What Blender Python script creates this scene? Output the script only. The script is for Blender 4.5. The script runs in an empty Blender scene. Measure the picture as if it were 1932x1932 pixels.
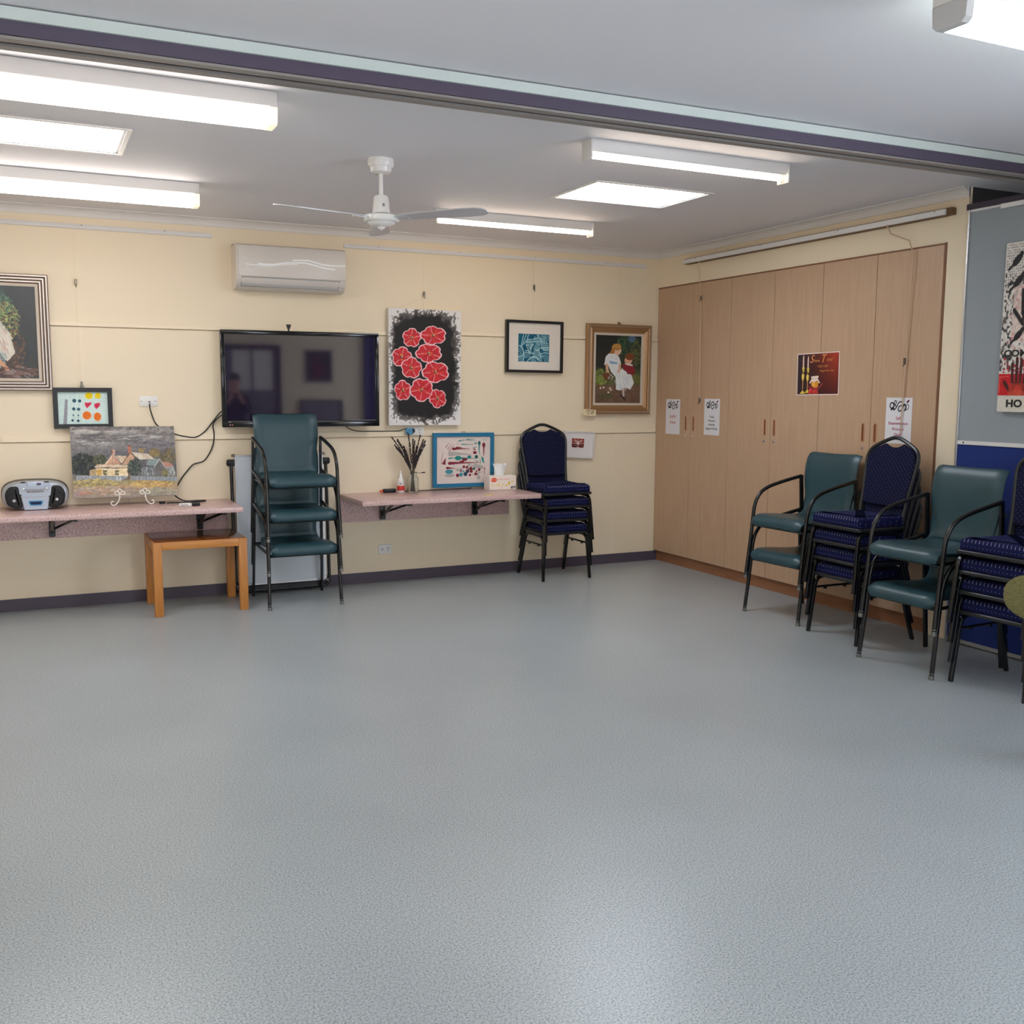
import bpy, bmesh, math, random
import numpy as np
from mathutils import Vector, Matrix
random.seed(7); RNG = np.random.default_rng(11)
PI = math.pi
SC = bpy.context.scene
COL = SC.collection

# ------------------------------------------------------------------ materials
def lin(c):
    out = []
    for v in c[:3]:
        v = v / 255.0
        out.append(v / 12.92 if v <= 0.04045 else ((v + 0.055) / 1.055) ** 2.4)
    return (*out, 1.0)

def new_mat(name):
    m = bpy.data.materials.new(name); m.use_nodes = True
    nt = m.node_tree
    return m, nt, nt.nodes['Principled BSDF']

def mat(name, rgb, rough=0.5, metal=0.0, spec=0.5, coat=0.0, var=0.0, vscale=8.0, stretch=(1, 1, 1),
        bump=0.0, bscale=60.0, trans=0.0, ior=1.45, rgb2=None, sheen=0.0):
    m, nt, b = new_mat(name)
    b.inputs['Base Color'].default_value = lin(rgb)
    b.inputs['Roughness'].default_value = rough
    b.inputs['Metallic'].default_value = metal
    b.inputs['Specular IOR Level'].default_value = spec
    b.inputs['IOR'].default_value = ior
    b.inputs['Transmission Weight'].default_value = trans
    b.inputs['Coat Weight'].default_value = coat
    b.inputs['Coat Roughness'].default_value = 0.1
    if sheen: b.inputs['Sheen Weight'].default_value = sheen
    tc = nt.nodes.new('ShaderNodeTexCoord')
    mp = nt.nodes.new('ShaderNodeMapping'); mp.inputs['Scale'].default_value = stretch
    nt.links.new(tc.outputs['Object'], mp.inputs['Vector'])
    if var > 0 or rgb2:
        n = nt.nodes.new('ShaderNodeTexNoise'); n.inputs['Scale'].default_value = vscale
        n.inputs['Detail'].default_value = 5
        nt.links.new(mp.outputs['Vector'], n.inputs['Vector'])
        r = nt.nodes.new('ShaderNodeValToRGB')
        a = lin(rgb); c2 = lin(rgb2) if rgb2 else tuple(max(0, x * (1 - var)) for x in a[:3]) + (1,)
        r.color_ramp.elements[0].position = 0.35; r.color_ramp.elements[1].position = 0.65
        r.color_ramp.elements[0].color = c2; r.color_ramp.elements[1].color = a
        nt.links.new(n.outputs['Fac'], r.inputs['Fac'])
        nt.links.new(r.outputs['Color'], b.inputs['Base Color'])
    if bump > 0:
        n2 = nt.nodes.new('ShaderNodeTexNoise'); n2.inputs['Scale'].default_value = bscale
        n2.inputs['Detail'].default_value = 3
        nt.links.new(mp.outputs['Vector'], n2.inputs['Vector'])
        bp = nt.nodes.new('ShaderNodeBump'); bp.inputs['Strength'].default_value = bump
        bp.inputs['Distance'].default_value = 0.002
        nt.links.new(n2.outputs['Fac'], bp.inputs['Height'])
        nt.links.new(bp.outputs['Normal'], b.inputs['Normal'])
    return m

def emit(name, rgb, strength):
    m, nt, b = new_mat(name)
    b.inputs['Base Color'].default_value = (0.8, 0.8, 0.8, 1)
    b.inputs['Emission Color'].default_value = lin(rgb)
    b.inputs['Emission Strength'].default_value = strength
    return m

def speckle(name, base, dark, light, scale, rough, amount=0.22, bump=0.0, coat=0.0):
    m, nt, b = new_mat(name)
    tc = nt.nodes.new('ShaderNodeTexCoord')
    n = nt.nodes.new('ShaderNodeTexNoise'); n.inputs['Scale'].default_value = scale; n.inputs['Detail'].default_value = 2
    nt.links.new(tc.outputs['Object'], n.inputs['Vector'])
    r = nt.nodes.new('ShaderNodeValToRGB')
    e = r.color_ramp.elements
    e[0].position = 0.5 - amount; e[0].color = lin(dark)
    e[1].position = 0.5 + amount; e[1].color = lin(light)
    k = e.new(0.5 - amount * 0.55); k.color = lin(base)
    k = e.new(0.5 + amount * 0.5); k.color = lin(base)
    nt.links.new(n.outputs['Fac'], r.inputs['Fac'])
    nt.links.new(r.outputs['Color'], b.inputs['Base Color'])
    b.inputs['Roughness'].default_value = rough
    b.inputs['Coat Weight'].default_value = coat
    if bump:
        bp = nt.nodes.new('ShaderNodeBump'); bp.inputs['Strength'].default_value = bump
        bp.inputs['Distance'].default_value = 0.001
        nt.links.new(n.outputs['Fac'], bp.inputs['Height'])
        nt.links.new(bp.outputs['Normal'], b.inputs['Normal'])
    return m

def dotted(name, base, dot, rows):
    """woven fabric with a regular lattice of small pale dots; rows = (U vector, V vector) in object space"""
    m, nt, b = new_mat(name)
    tc = nt.nodes.new('ShaderNodeTexCoord')
    def dot_node(v):
        d = nt.nodes.new('ShaderNodeVectorMath'); d.operation = 'DOT_PRODUCT'
        d.inputs[1].default_value = v
        nt.links.new(tc.outputs['Object'], d.inputs[0]); return d.outputs['Value']
    cmb = nt.nodes.new('ShaderNodeCombineXYZ')
    nt.links.new(dot_node(rows[0]), cmb.inputs[0]); nt.links.new(dot_node(rows[1]), cmb.inputs[1])
    vo = nt.nodes.new('ShaderNodeTexVoronoi'); vo.voronoi_dimensions = '2D'
    vo.inputs['Scale'].default_value = 1.0; vo.inputs['Randomness'].default_value = 0.0
    nt.links.new(cmb.outputs[0], vo.inputs['Vector'])
    lt = nt.nodes.new('ShaderNodeMath'); lt.operation = 'LESS_THAN'; lt.inputs[1].default_value = 0.07
    nt.links.new(vo.outputs['Distance'], lt.inputs[0])
    n = nt.nodes.new('ShaderNodeTexNoise'); n.inputs['Scale'].default_value = 220
    nt.links.new(tc.outputs['Object'], n.inputs['Vector'])
    r = nt.nodes.new('ShaderNodeValToRGB')
    r.color_ramp.elements[0].color = lin(tuple(x * 0.8 for x in base)); r.color_ramp.elements[1].color = lin(tuple(min(255, x * 1.2) for x in base))
    nt.links.new(n.outputs['Fac'], r.inputs['Fac'])
    mx = nt.nodes.new('ShaderNodeMix'); mx.data_type = 'RGBA'
    nt.links.new(lt.outputs[0], mx.inputs['Factor'])
    nt.links.new(r.outputs['Color'], mx.inputs['A']); mx.inputs['B'].default_value = lin(dot)
    nt.links.new(mx.outputs['Result'], b.inputs['Base Color'])
    b.inputs['Roughness'].default_value = 0.85
    b.inputs['Specular IOR Level'].default_value = 0.2
    b.inputs['Sheen Weight'].default_value = 0.06
    b.inputs['Sheen Tint'].default_value = lin((70, 90, 200))
    bp = nt.nodes.new('ShaderNodeBump'); bp.inputs['Strength'].default_value = 0.3; bp.inputs['Distance'].default_value = 0.001
    nt.links.new(n.outputs['Fac'], bp.inputs['Height']); nt.links.new(bp.outputs['Normal'], b.inputs['Normal'])
    return m

def art_mat(name, rough=0.6, spec=0.3):
    m, nt, b = new_mat(name)
    a = nt.nodes.new('ShaderNodeAttribute'); a.attribute_name = 'Paint'
    nt.links.new(a.outputs['Color'], b.inputs['Base Color'])
    b.inputs['Roughness'].default_value = rough; b.inputs['Specular IOR Level'].default_value = spec
    return m

M = {}
M['wall'] = mat('cream_wall_paint', (236, 220, 192), 0.55, bump=0.05, bscale=150)
M['wall_trim'] = mat('cream_trim_paint', (239, 223, 195), 0.4)
M['ceiling'] = mat('ceiling_paint', (230, 228, 232), 0.7, bump=0.03, bscale=120)
M['cornice'] = mat('cornice_paint', (222, 217, 212), 0.5)
M['skirting'] = mat('purple_skirting_paint', (82, 73, 86), 0.45)
M['purple'] = mat('purple_beam_paint', (80, 70, 88), 0.45)
M['beam_white'] = mat('white_beam_trim', (200, 208, 204), 0.35, var=0.03, vscale=5)
M['alu'] = mat('aluminium', (190, 190, 192), 0.35, metal=0.7, bump=0.02, bscale=200)
M['alu_dull'] = mat('dull_aluminium', (150, 144, 140), 0.5, metal=0.3)
M['track_dark'] = mat('dark_track_slot', (70, 62, 58), 0.7)
M['pocket'] = mat('dark_pocket', (48, 44, 44), 0.8)
M['lam'] = mat('beech_laminate', (192, 160, 131), 0.38, rgb2=(186, 153, 124), vscale=6, stretch=(9, 9, 0.5))
M['lam_edge'] = mat('cupboard_brown_edge', (128, 84, 58), 0.5)
M['kick'] = mat('brown_kickboard', (150, 104, 74), 0.45, rgb2=(138, 92, 62), vscale=5, stretch=(1, 1, 12))
M['handle'] = mat('wood_recess_handle', (120, 70, 38), 0.35)
M['handle_rim'] = mat('tan_handle_rim', (196, 150, 118), 0.3)
M['chrome'] = mat('chrome', (225, 225, 225), 0.12, metal=1.0)
M['wave'] = mat('white_painted_reflection', (252, 252, 252), 0.25, metal=0.0, spec=1.0)  # bright reflection of the chrome trim put into a plain white colour
M['white_metal'] = mat('white_powdercoat', (226, 222, 218), 0.35)
M['white_gloss'] = mat('white_gloss_plastic', (235, 232, 228), 0.18)
M['ac_white'] = mat('warm_white_appliance_plastic', (214, 207, 199), 0.3)
M['fan_blade'] = mat('fan_blade_grey_white', (196, 196, 200), 0.25)
M['plastic_white'] = mat('white_plastic', (230, 228, 224), 0.35)
M['plastic_grey'] = mat('grey_plastic', (196, 194, 192), 0.4)
M['black'] = mat('black_plastic', (16, 16, 18), 0.4)
M['black_metal'] = mat('black_tube_metal', (17, 17, 19), 0.26, spec=0.6)
M['grey_tube'] = mat('dark_grey_tube', (46, 47, 48), 0.32, metal=0.35)
M['worn'] = mat('worn_metal_ring', (120, 120, 116), 0.4, metal=0.6)
M['teal'] = mat('teal_vinyl', (42, 72, 80), 0.36, spec=0.55, bump=0.08, bscale=350, var=0.12, vscale=7)
M['piping'] = mat('teal_dark_piping', (24, 42, 48), 0.4)
M['blue_seat'] = dotted('navy_dotted_seat_fabric', (14, 18, 60), (165, 165, 180), ((45, 22, 0), (0, 45, -45)))
M['blue_back'] = dotted('navy_dotted_back_fabric', (11, 14, 44), (140, 140, 160), ((34, 0, 34), (34, 0, -34)))
M['olive'] = mat('olive_weave', (124, 118, 74), 0.9, rgb2=(100, 96, 58), vscale=60, stretch=(1, 1, 5), bump=0.4, bscale=160)
M['counter'] = speckle('pink_speckled_laminate', (206, 172, 166), (108, 82, 80), (236, 212, 206), 130, 0.28, 0.16)
M['timber'] = mat('orange_timber', (196, 132, 66), 0.35, rgb2=(182, 116, 54), vscale=5, stretch=(14, 14, 1.2))
M['timber_h'] = mat('orange_timber_rail', (198, 134, 68), 0.35, rgb2=(184, 118, 56), vscale=5, stretch=(1.2, 14, 14))
M['timber_top'] = mat('brown_timber_top', (132, 78, 42), 0.2, rgb2=(118, 66, 34), vscale=5, stretch=(1.2, 14, 14), coat=0.3)
M['board'] = mat('whiteboard', (206, 214, 222), 0.22)
M['screen'] = mat('screen_glass', (34, 27, 44), 0.04, ior=1.9)
M['bezel'] = mat('gloss_black_bezel', (12, 12, 14), 0.12)
M['rail_white'] = mat('white_picture_rail', (224, 222, 220), 0.3)
M['rail_timber'] = mat('dark_rail_batten', (112, 84, 56), 0.6)
M['cord'] = mat('clear_nylon_cord', (246, 234, 210), 0.25, spec=0.7)
M['cord_tan'] = mat('tan_clear_cord', (205, 176, 148), 0.25, spec=0.7)
M['hook'] = mat('steel_hook', (120, 112, 100), 0.3, metal=0.8)
M['panel_grey'] = mat('grey_fabric_panel', (150, 157, 162), 0.85, bump=0.1, bscale=400)
M['panel_blue'] = mat('royal_blue_fabric', (16, 44, 118), 0.9, bump=0.1, bscale=400, sheen=0.2)
M['gold_frame'] = mat('gold_frame', (164, 126, 88), 0.35, metal=0.35)
M['silver_frame'] = mat('silver_frame', (172, 163, 156), 0.32, metal=0.75)
M['bronze_frame'] = mat('bronze_band', (140, 118, 98), 0.35, metal=0.4)
M['linen'] = mat('linen_slip', (205, 192, 176), 0.7)
M['frame_black'] = mat('black_picture_frame', (24, 22, 22), 0.35)
M['frame_teal'] = mat('bright_blue_frame', (24, 112, 150), 0.5)
M['frame_white'] = mat('white_picture_frame', (218, 214, 210), 0.4)
M['canvas_white'] = mat('white_canvas_edge', (225, 220, 215), 0.7)
M['art'] = art_mat('painted_surface', 0.55)
M['art_gloss'] = art_mat('glazed_paint_surface', 0.35, 0.5)
M['paper_art'] = art_mat('printed_paper', 0.6, 0.2)
M['ink_red'] = mat('faded_red_ink', (190, 96, 92), 0.6)
M['ink_black'] = mat('black_ink', (40, 38, 40), 0.6)
M['ink_pink'] = mat('magenta_ink', (176, 74, 110), 0.6)
M['gold_ink'] = mat('gold_ink', (226, 150, 84), 0.5)
M['paint_black'] = mat('black_paint_letters', (22, 20, 20), 0.5)
M['tag'] = mat('cream_card', (238, 218, 176), 0.6)
M['silver_plastic'] = mat('silver_plastic', (168, 172, 178), 0.3, metal=0.35)
M['silver_light'] = mat('pale_blue_silver_plastic', (172, 181, 192), 0.3, metal=0.25)
M['mesh_black'] = mat('black_speaker_mesh', (30, 30, 32), 0.6, bump=0.4, bscale=500)
M['lcd'] = mat('pale_lcd', (186, 200, 218), 0.2)
M['navy_win'] = mat('navy_window', (22, 34, 72), 0.1)
M['red_label'] = mat('red_label', (206, 58, 48), 0.4)
M['orange_tip'] = mat('orange_plastic', (232, 84, 30), 0.4)
M['glass'] = mat('clear_glass', (245, 248, 246), 0.02, trans=1.0, ior=1.45)
M['lav_stem'] = mat('dried_stem', (84, 76, 58), 0.8)
M['lav_bud'] = mat('dark_lavender_bud', (52, 44, 46), 0.9)
M['tissue'] = mat('tissue_paper', (240, 238, 236), 0.8)
M['box_white'] = mat('white_box_card', (240, 232, 222), 0.5)
M['sticky'] = mat('yellow_sticky_note', (222, 208, 120), 0.6)
M['wire_white'] = mat('white_wire_enamel', (238, 234, 226), 0.3)
M['plug_blue'] = mat('blue_tag_plastic', (70, 150, 196), 0.4)
M['tube_warm'] = emit('lit_warm_tube', (255, 234, 210), 20)
M['tube_white'] = emit('lit_diffuser_pinkish_white', (255, 242, 230), 11)
M['tube_cool'] = emit('lit_diffuser_cool_white', (238, 252, 248), 11)
M['skylight'] = emit('daylight_panel', (236, 244, 255), 22)
M['diff_end'] = emit('lit_yellowed_diffuser_end', (255, 240, 190), 0.8)
M['window'] = emit('daylit_window_pane', (230, 239, 255), 14)
M['door_grey'] = mat('grey_door_paint', (120, 116, 126), 0.5)
M['door_frame'] = mat('dark_door_frame', (52, 46, 60), 0.5)
M['curtain'] = mat('navy_curtain', (44, 46, 96), 0.9)

def make_floor_mat():
    m, nt, b = new_mat('grey_blue_vinyl_floor')
    tc = nt.nodes.new('ShaderNodeTexCoord')
    n = nt.nodes.new('ShaderNodeTexNoise'); n.inputs['Scale'].default_value = 170; n.inputs['Detail'].default_value = 3
    nt.links.new(tc.outputs['Object'], n.inputs['Vector'])
    r = nt.nodes.new('ShaderNodeValToRGB'); e = r.color_ramp.elements
    e[0].position = 0.34; e[0].color = lin((128, 134, 134)); e[1].position = 0.72; e[1].color = lin((190, 195, 196))
    k = e.new(0.5); k.color = lin((164, 171, 174))
    nt.links.new(n.outputs['Fac'], r.inputs['Fac'])
    n2 = nt.nodes.new('ShaderNodeTexNoise'); n2.inputs['Scale'].default_value = 1.3; n2.inputs['Detail'].default_value = 4
    nt.links.new(tc.outputs['Object'], n2.inputs['Vector'])
    mx = nt.nodes.new('ShaderNodeMix'); mx.data_type = 'RGBA'; mx.blend_type = 'MULTIPLY'; mx.inputs['Factor'].default_value = 1
    r2 = nt.nodes.new('ShaderNodeValToRGB')
    r2.color_ramp.elements[0].position = 0.35; r2.color_ramp.elements[0].color = (0.93, 0.93, 0.93, 1)
    r2.color_ramp.elements[1].position = 0.65; r2.color_ramp.elements[1].color = (1, 1, 1, 1)
    nt.links.new(n2.outputs['Fac'], r2.inputs['Fac'])
    nt.links.new(r.outputs['Color'], mx.inputs['A']); nt.links.new(r2.outputs['Color'], mx.inputs['B'])
    nt.links.new(mx.outputs['Result'], b.inputs['Base Color'])
    b.inputs['Roughness'].default_value = 0.30
    b.inputs['Specular IOR Level'].default_value = 0.42
    n3 = nt.nodes.new('ShaderNodeTexNoise'); n3.inputs['Scale'].default_value = 120; n3.inputs['Detail'].default_value = 2
    nt.links.new(tc.outputs['Object'], n3.inputs['Vector'])
    bp = nt.nodes.new('ShaderNodeBump'); bp.inputs['Strength'].default_value = 0.25; bp.inputs['Distance'].default_value = 0.0012
    nt.links.new(n3.outputs['Fac'], bp.inputs['Height']); nt.links.new(bp.outputs['Normal'], b.inputs['Normal'])
    return m
M['floor'] = make_floor_mat()

# ------------------------------------------------------------------ mesh building
class MB:
    def __init__(s): s.v = []; s.f = []; s.mi = []; s.cur = 0
    def add(s, verts, faces):
        o = len(s.v); s.v += [tuple(q) for q in verts]
        for f in faces: s.f.append([i + o for i in f]); s.mi.append(s.cur)
        return s
    def m(s, i): s.cur = i; return s
    def box(s, x0, x1, y0, y1, z0, z1, bev=0.0, seg=2, R=None):
        x0, x1 = min(x0, x1), max(x0, x1); y0, y1 = min(y0, y1), max(y0, y1); z0, z1 = min(z0, z1), max(z0, z1)
        if bev <= 0:
            vs = [Vector((x, y, z)) for x in (x0, x1) for y in (y0, y1) for z in (z0, z1)]
            fs = [(0, 1, 3, 2), (4, 6, 7, 5), (0, 4, 5, 1), (2, 3, 7, 6), (0, 2, 6, 4), (1, 5, 7, 3)]
        else:
            bm = bmesh.new(); bmesh.ops.create_cube(bm, size=1)
            c = Vector(((x0 + x1) / 2, (y0 + y1) / 2, (z0 + z1) / 2))
            for v in bm.verts: v.co = Vector((v.co.x * (x1 - x0), v.co.y * (y1 - y0), v.co.z * (z1 - z0))) + c
            bmesh.ops.bevel(bm, geom=bm.edges[:], offset=min(bev, 0.49 * min(x1 - x0, y1 - y0, z1 - z0)), segments=seg, affect='EDGES', profile=0.5)
            bm.verts.index_update()
            vs = [v.co.copy() for v in bm.verts]; fs = [[v.index for v in f.verts] for f in bm.faces]; bm.free()
        if R is not None: vs = [R @ v for v in vs]
        return s.add(vs, fs)
    def tube(s, pts, r, seg=10, closed=False, shape=None, up=None, radii=None):
        P = [Vector(q) for q in pts]; n = len(P)
        if shape is None: shape = [(math.cos(2 * PI * k / seg), math.sin(2 * PI * k / seg)) for k in range(seg)]
        k = len(shape); T = []
        for i in range(n):
            a = P[(i - 1) % n] if (closed or i > 0) else P[i]; b = P[(i + 1) % n] if (closed or i < n - 1) else P[i]
            d = b - a; T.append(d.normalized() if d.length > 1e-9 else Vector((0, 0, 1)))
        u = Vector(up) if up else (Vector((1, 0, 0)) if abs(T[0].x) < 0.9 else Vector((0, 1, 0)))
        u = (u - T[0] * u.dot(T[0])).normalized()
        vs = []
        for i in range(n):
            u = u - T[i] * u.dot(T[i])
            u = u.normalized() if u.length > 1e-6 else T[i].orthogonal().normalized()
            w = T[i].cross(u); rr = radii[i] if radii else r
            for (a, b) in shape: vs.append(P[i] + u * (a * rr) + w * (b * rr))
        fs = []
        for i in range(n if closed else n - 1):
            j = (i + 1) % n
            for q in range(k):
                q2 = (q + 1) % k; fs.append((i * k + q, i * k + q2, j * k + q2, j * k + q))
        if not closed: fs.append(tuple(range(k - 1, -1, -1))); fs.append(tuple((n - 1) * k + q for q in range(k)))
        return s.add(vs, fs)
    def lathe(s, prof, c=(0, 0, 0), seg=24, R=None):
        vs = []; fs = []; n = len(prof); c = Vector(c)
        for (r, z) in prof:
            for k in range(seg):
                a = 2 * PI * k / seg; q = Vector((r * math.cos(a), r * math.sin(a), z))
                vs.append((R @ q if R is not None else q) + c)
        for i in range(n - 1):
            for k in range(seg):
                k2 = (k + 1) % seg; fs.append((i * seg + k, i * seg + k2, (i + 1) * seg + k2, (i + 1) * seg + k))
        if prof[0][0] > 1e-6: fs.append(tuple(range(seg - 1, -1, -1)))
        if prof[-1][0] > 1e-6: fs.append(tuple((n - 1) * seg + k for k in range(seg)))
        return s.add(vs, fs)
    def prism(s, poly, lo, hi, axis='y'):
        """polygon (a,b) extruded from lo to hi along axis; y: (x,z), x: (y,z), z: (x,y)"""
        def P(a, b, t): return {'y': (a, t, b), 'x': (t, a, b), 'z': (a, b, t)}[axis]
        n = len(poly); vs = [P(a, b, lo) for a, b in poly] + [P(a, b, hi) for a, b in poly]
        fs = [tuple(range(n - 1, -1, -1)), tuple(range(n, 2 * n))] + [(i, (i + 1) % n, n + (i + 1) % n, n + i) for i in range(n)]
        return s.add(vs, fs)
    def pad(s, outline, y0, y1, r, seg=3, tf=None):
        """cushion: outline (x,z) inflated between y0 (back) and y1 (front, smaller y) with rounded rims"""
        cx = sum(p[0] for p in outline) / len(outline); cz = sum(p[1] for p in outline) / len(outline)
        n = len(outline); rings = []
        def inset(d):
            out = []
            for i in range(n):
                a = Vector(outline[i - 1]); b = Vector(outline[i]); c = Vector(outline[(i + 1) % n])
                t = (c - a).normalized(); nn = Vector((-t.y, t.x))
                if nn.dot(Vector((cx, cz)) - b) < 0: nn = -nn
                out.append(b + nn * d)
            return out
        sgn = 1 if y1 > y0 else -1; H = abs(y1 - y0)
        for k in range(seg + 1):
            a = PI / 2 * k / seg; rings.append((inset(r * (1 - math.sin(a))), y0 + sgn * r * (1 - math.cos(a)) * 0.4))
        for k in range(seg + 1):
            a = PI / 2 * k / seg; rings.append((inset(r * (1 - math.cos(a))), y1 - sgn * r * (1 - math.sin(a))))
        rings.append((inset(r * 3), y1 + sgn * r * 0.25))
        vs = []; fs = []
        for ring, y in rings: vs += [Vector((q.x, y, q.y)) for q in ring]
        for i in range(len(rings) - 1):
            for q in range(n): fs.append((i * n + q, i * n + (q + 1) % n, (i + 1) * n + (q + 1) % n, (i + 1) * n + q))
        fs.append(tuple(range(n - 1, -1, -1))); L = (len(rings) - 1) * n; fs.append(tuple(L + q for q in range(n)))
        if tf: vs = [tf(v) for v in vs]
        return s.add(vs, fs)
    def xf(s, fn, start=0):
        s.v = s.v[:start] + [tuple(fn(Vector(q))) for q in s.v[start:]]; return s

def link(name, me, parent=None):
    o = bpy.data.objects.new(name, me); COL.objects.link(o)
    if parent is not None: o.parent = parent
    return o

def obj(name, mb, m, parent=None, smooth=True, ang=40, label=None):
    me = bpy.data.meshes.new(name); me.from_pydata([tuple(v) for v in mb.v], [], mb.f)
    ms = m if isinstance(m, (list, tuple)) else [m]
    for q in ms: me.materials.append(q)
    me.polygons.foreach_set('material_index', mb.mi)
    bm = bmesh.new(); bm.from_mesh(me); bmesh.ops.recalc_face_normals(bm, faces=bm.faces[:]); bm.to_mesh(me); bm.free()
    if smooth:
        me.shade_smooth()
        me.set_sharp_from_angle(angle=math.radians(ang))
    me.update()
    o = link(name, me, parent)
    if label: o['label'] = label
    return o

def tag(o, label, cat, group=None):
    o['label'] = label; o['category'] = cat
    if group: o['group'] = group
    return o

def thing(name, label, cat, loc=(0, 0, 0), rotz=0.0, group=None):
    o = bpy.data.objects.new(name, None); COL.objects.link(o)
    o.empty_display_size = 0.1
    o.location = loc; o.rotation_euler = (0, 0, rotz)
    return tag(o, label, cat, group)

def struct(name, mb, m, smooth=False):
    o = obj(name, mb, m, None, smooth); o['kind'] = 'structure'; return o

def dup(root, loc, rotz, label, group=None):
    r = root.copy(); COL.objects.link(r); r.location = loc; r.rotation_euler = (0, 0, rotz); r['label'] = label
    if group: r['group'] = group
    for ch in list(root.children):
        c = ch.copy(); COL.objects.link(c); c.parent = r
        for g in list(ch.children):
            d = g.copy(); COL.objects.link(d); d.parent = c
    return r

def smooth_path(pts, n=6):
    P = [Vector(p) for p in pts]; out = []
    for i in range(len(P) - 1):
        p0 = P[max(i - 1, 0)]; p1 = P[i]; p2 = P[i + 1]; p3 = P[min(i + 2, len(P) - 1)]
        for k in range(n):
            t = k / n
            out.append(0.5 * ((2 * p1) + (p2 - p0) * t + (2 * p0 - 5 * p1 + 4 * p2 - p3) * t * t + (3 * p1 - p0 - 3 * p2 + p3) * t ** 3))
    out.append(P[-1]); return out

def fillet(pts, r, n=6, closed=False):
    P = [Vector(p) for p in pts]; out = []; N = len(P)
    for i in range(N):
        if not closed and i in (0, N - 1): out.append(P[i]); continue
        a = P[i - 1]; b = P[i]; c = P[(i + 1) % N]
        d1 = (a - b); d2 = (c - b); rr = min(r, d1.length * 0.49, d2.length * 0.49)
        s = b + d1.normalized() * rr; e = b + d2.normalized() * rr
        for k in range(n + 1):
            t = k / n; out.append((1 - t) ** 2 * s + 2 * t * (1 - t) * b + t * t * e)
    return out

SQ = [(1, .55), (.55, 1), (-.55, 1), (-1, .55), (-1, -.55), (-.55, -1), (.55, -1), (1, -.55)]

def text_mesh(s, width=None, height=None, shear=0.0, bold=0.0, spacing=1.0):
    cu = bpy.data.curves.new('lettering', 'FONT'); cu.body = s; cu.size = 1; cu.shear = shear
    cu.offset = bold; cu.align_x = 'CENTER'; cu.extrude = 0.004; cu.resolution_u = 3; cu.space_character = spacing
    o = bpy.data.objects.new('lettering', cu); COL.objects.link(o)
    dg = bpy.context.evaluated_depsgraph_get(); dg.update()
    me = bpy.data.meshes.new_from_object(o.evaluated_get(dg))
    bpy.data.objects.remove(o); bpy.data.curves.remove(cu)
    n = len(me.vertices)
    if n == 0: return None
    co = np.zeros(n * 3); me.vertices.foreach_get('co', co); co = co.reshape(-1, 3)
    x0, x1 = co[:, 0].min(), co[:, 0].max(); y0, y1 = co[:, 1].min(), co[:, 1].max()
    sx = width / (x1 - x0) if width else None; sy = height / (y1 - y0) if height else None
    if sx is None: sx = sy
    if sy is None: sy = sx
    cx = (x0 + x1) / 2; cy = (y0 + y1) / 2
    out = np.stack([(co[:, 0] - cx) * sx, -co[:, 2] * min(sx, sy), (co[:, 1] - cy) * sy], 1)
    me.vertices.foreach_set('co', out.ravel()); me.update(); return me

def lettering(s, m, parent, x, z, y, width=None, height=None, shear=0.0, bold=0.0, name='lettering', spacing=1.0):
    me = text_mesh(s, width, height, shear, bold, spacing)
    if me is None: return None
    me.materials.clear(); me.materials.append(m); me.name = name
    o = link(name, me, parent); o.location = (x, y, z); return o

# ------------------------------------------------------------------ painted pictures (colour per mesh vertex)
def homog(src, dst):
    A = []
    for (x, y), (u, v) in zip(src, dst):
        A.append([x, y, 1, 0, 0, 0, -u * x, -u * y, -u]); A.append([0, 0, 0, x, y, 1, -v * x, -v * y, -v])
    return np.linalg.svd(np.array(A))[2][-1].reshape(3, 3)

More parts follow.
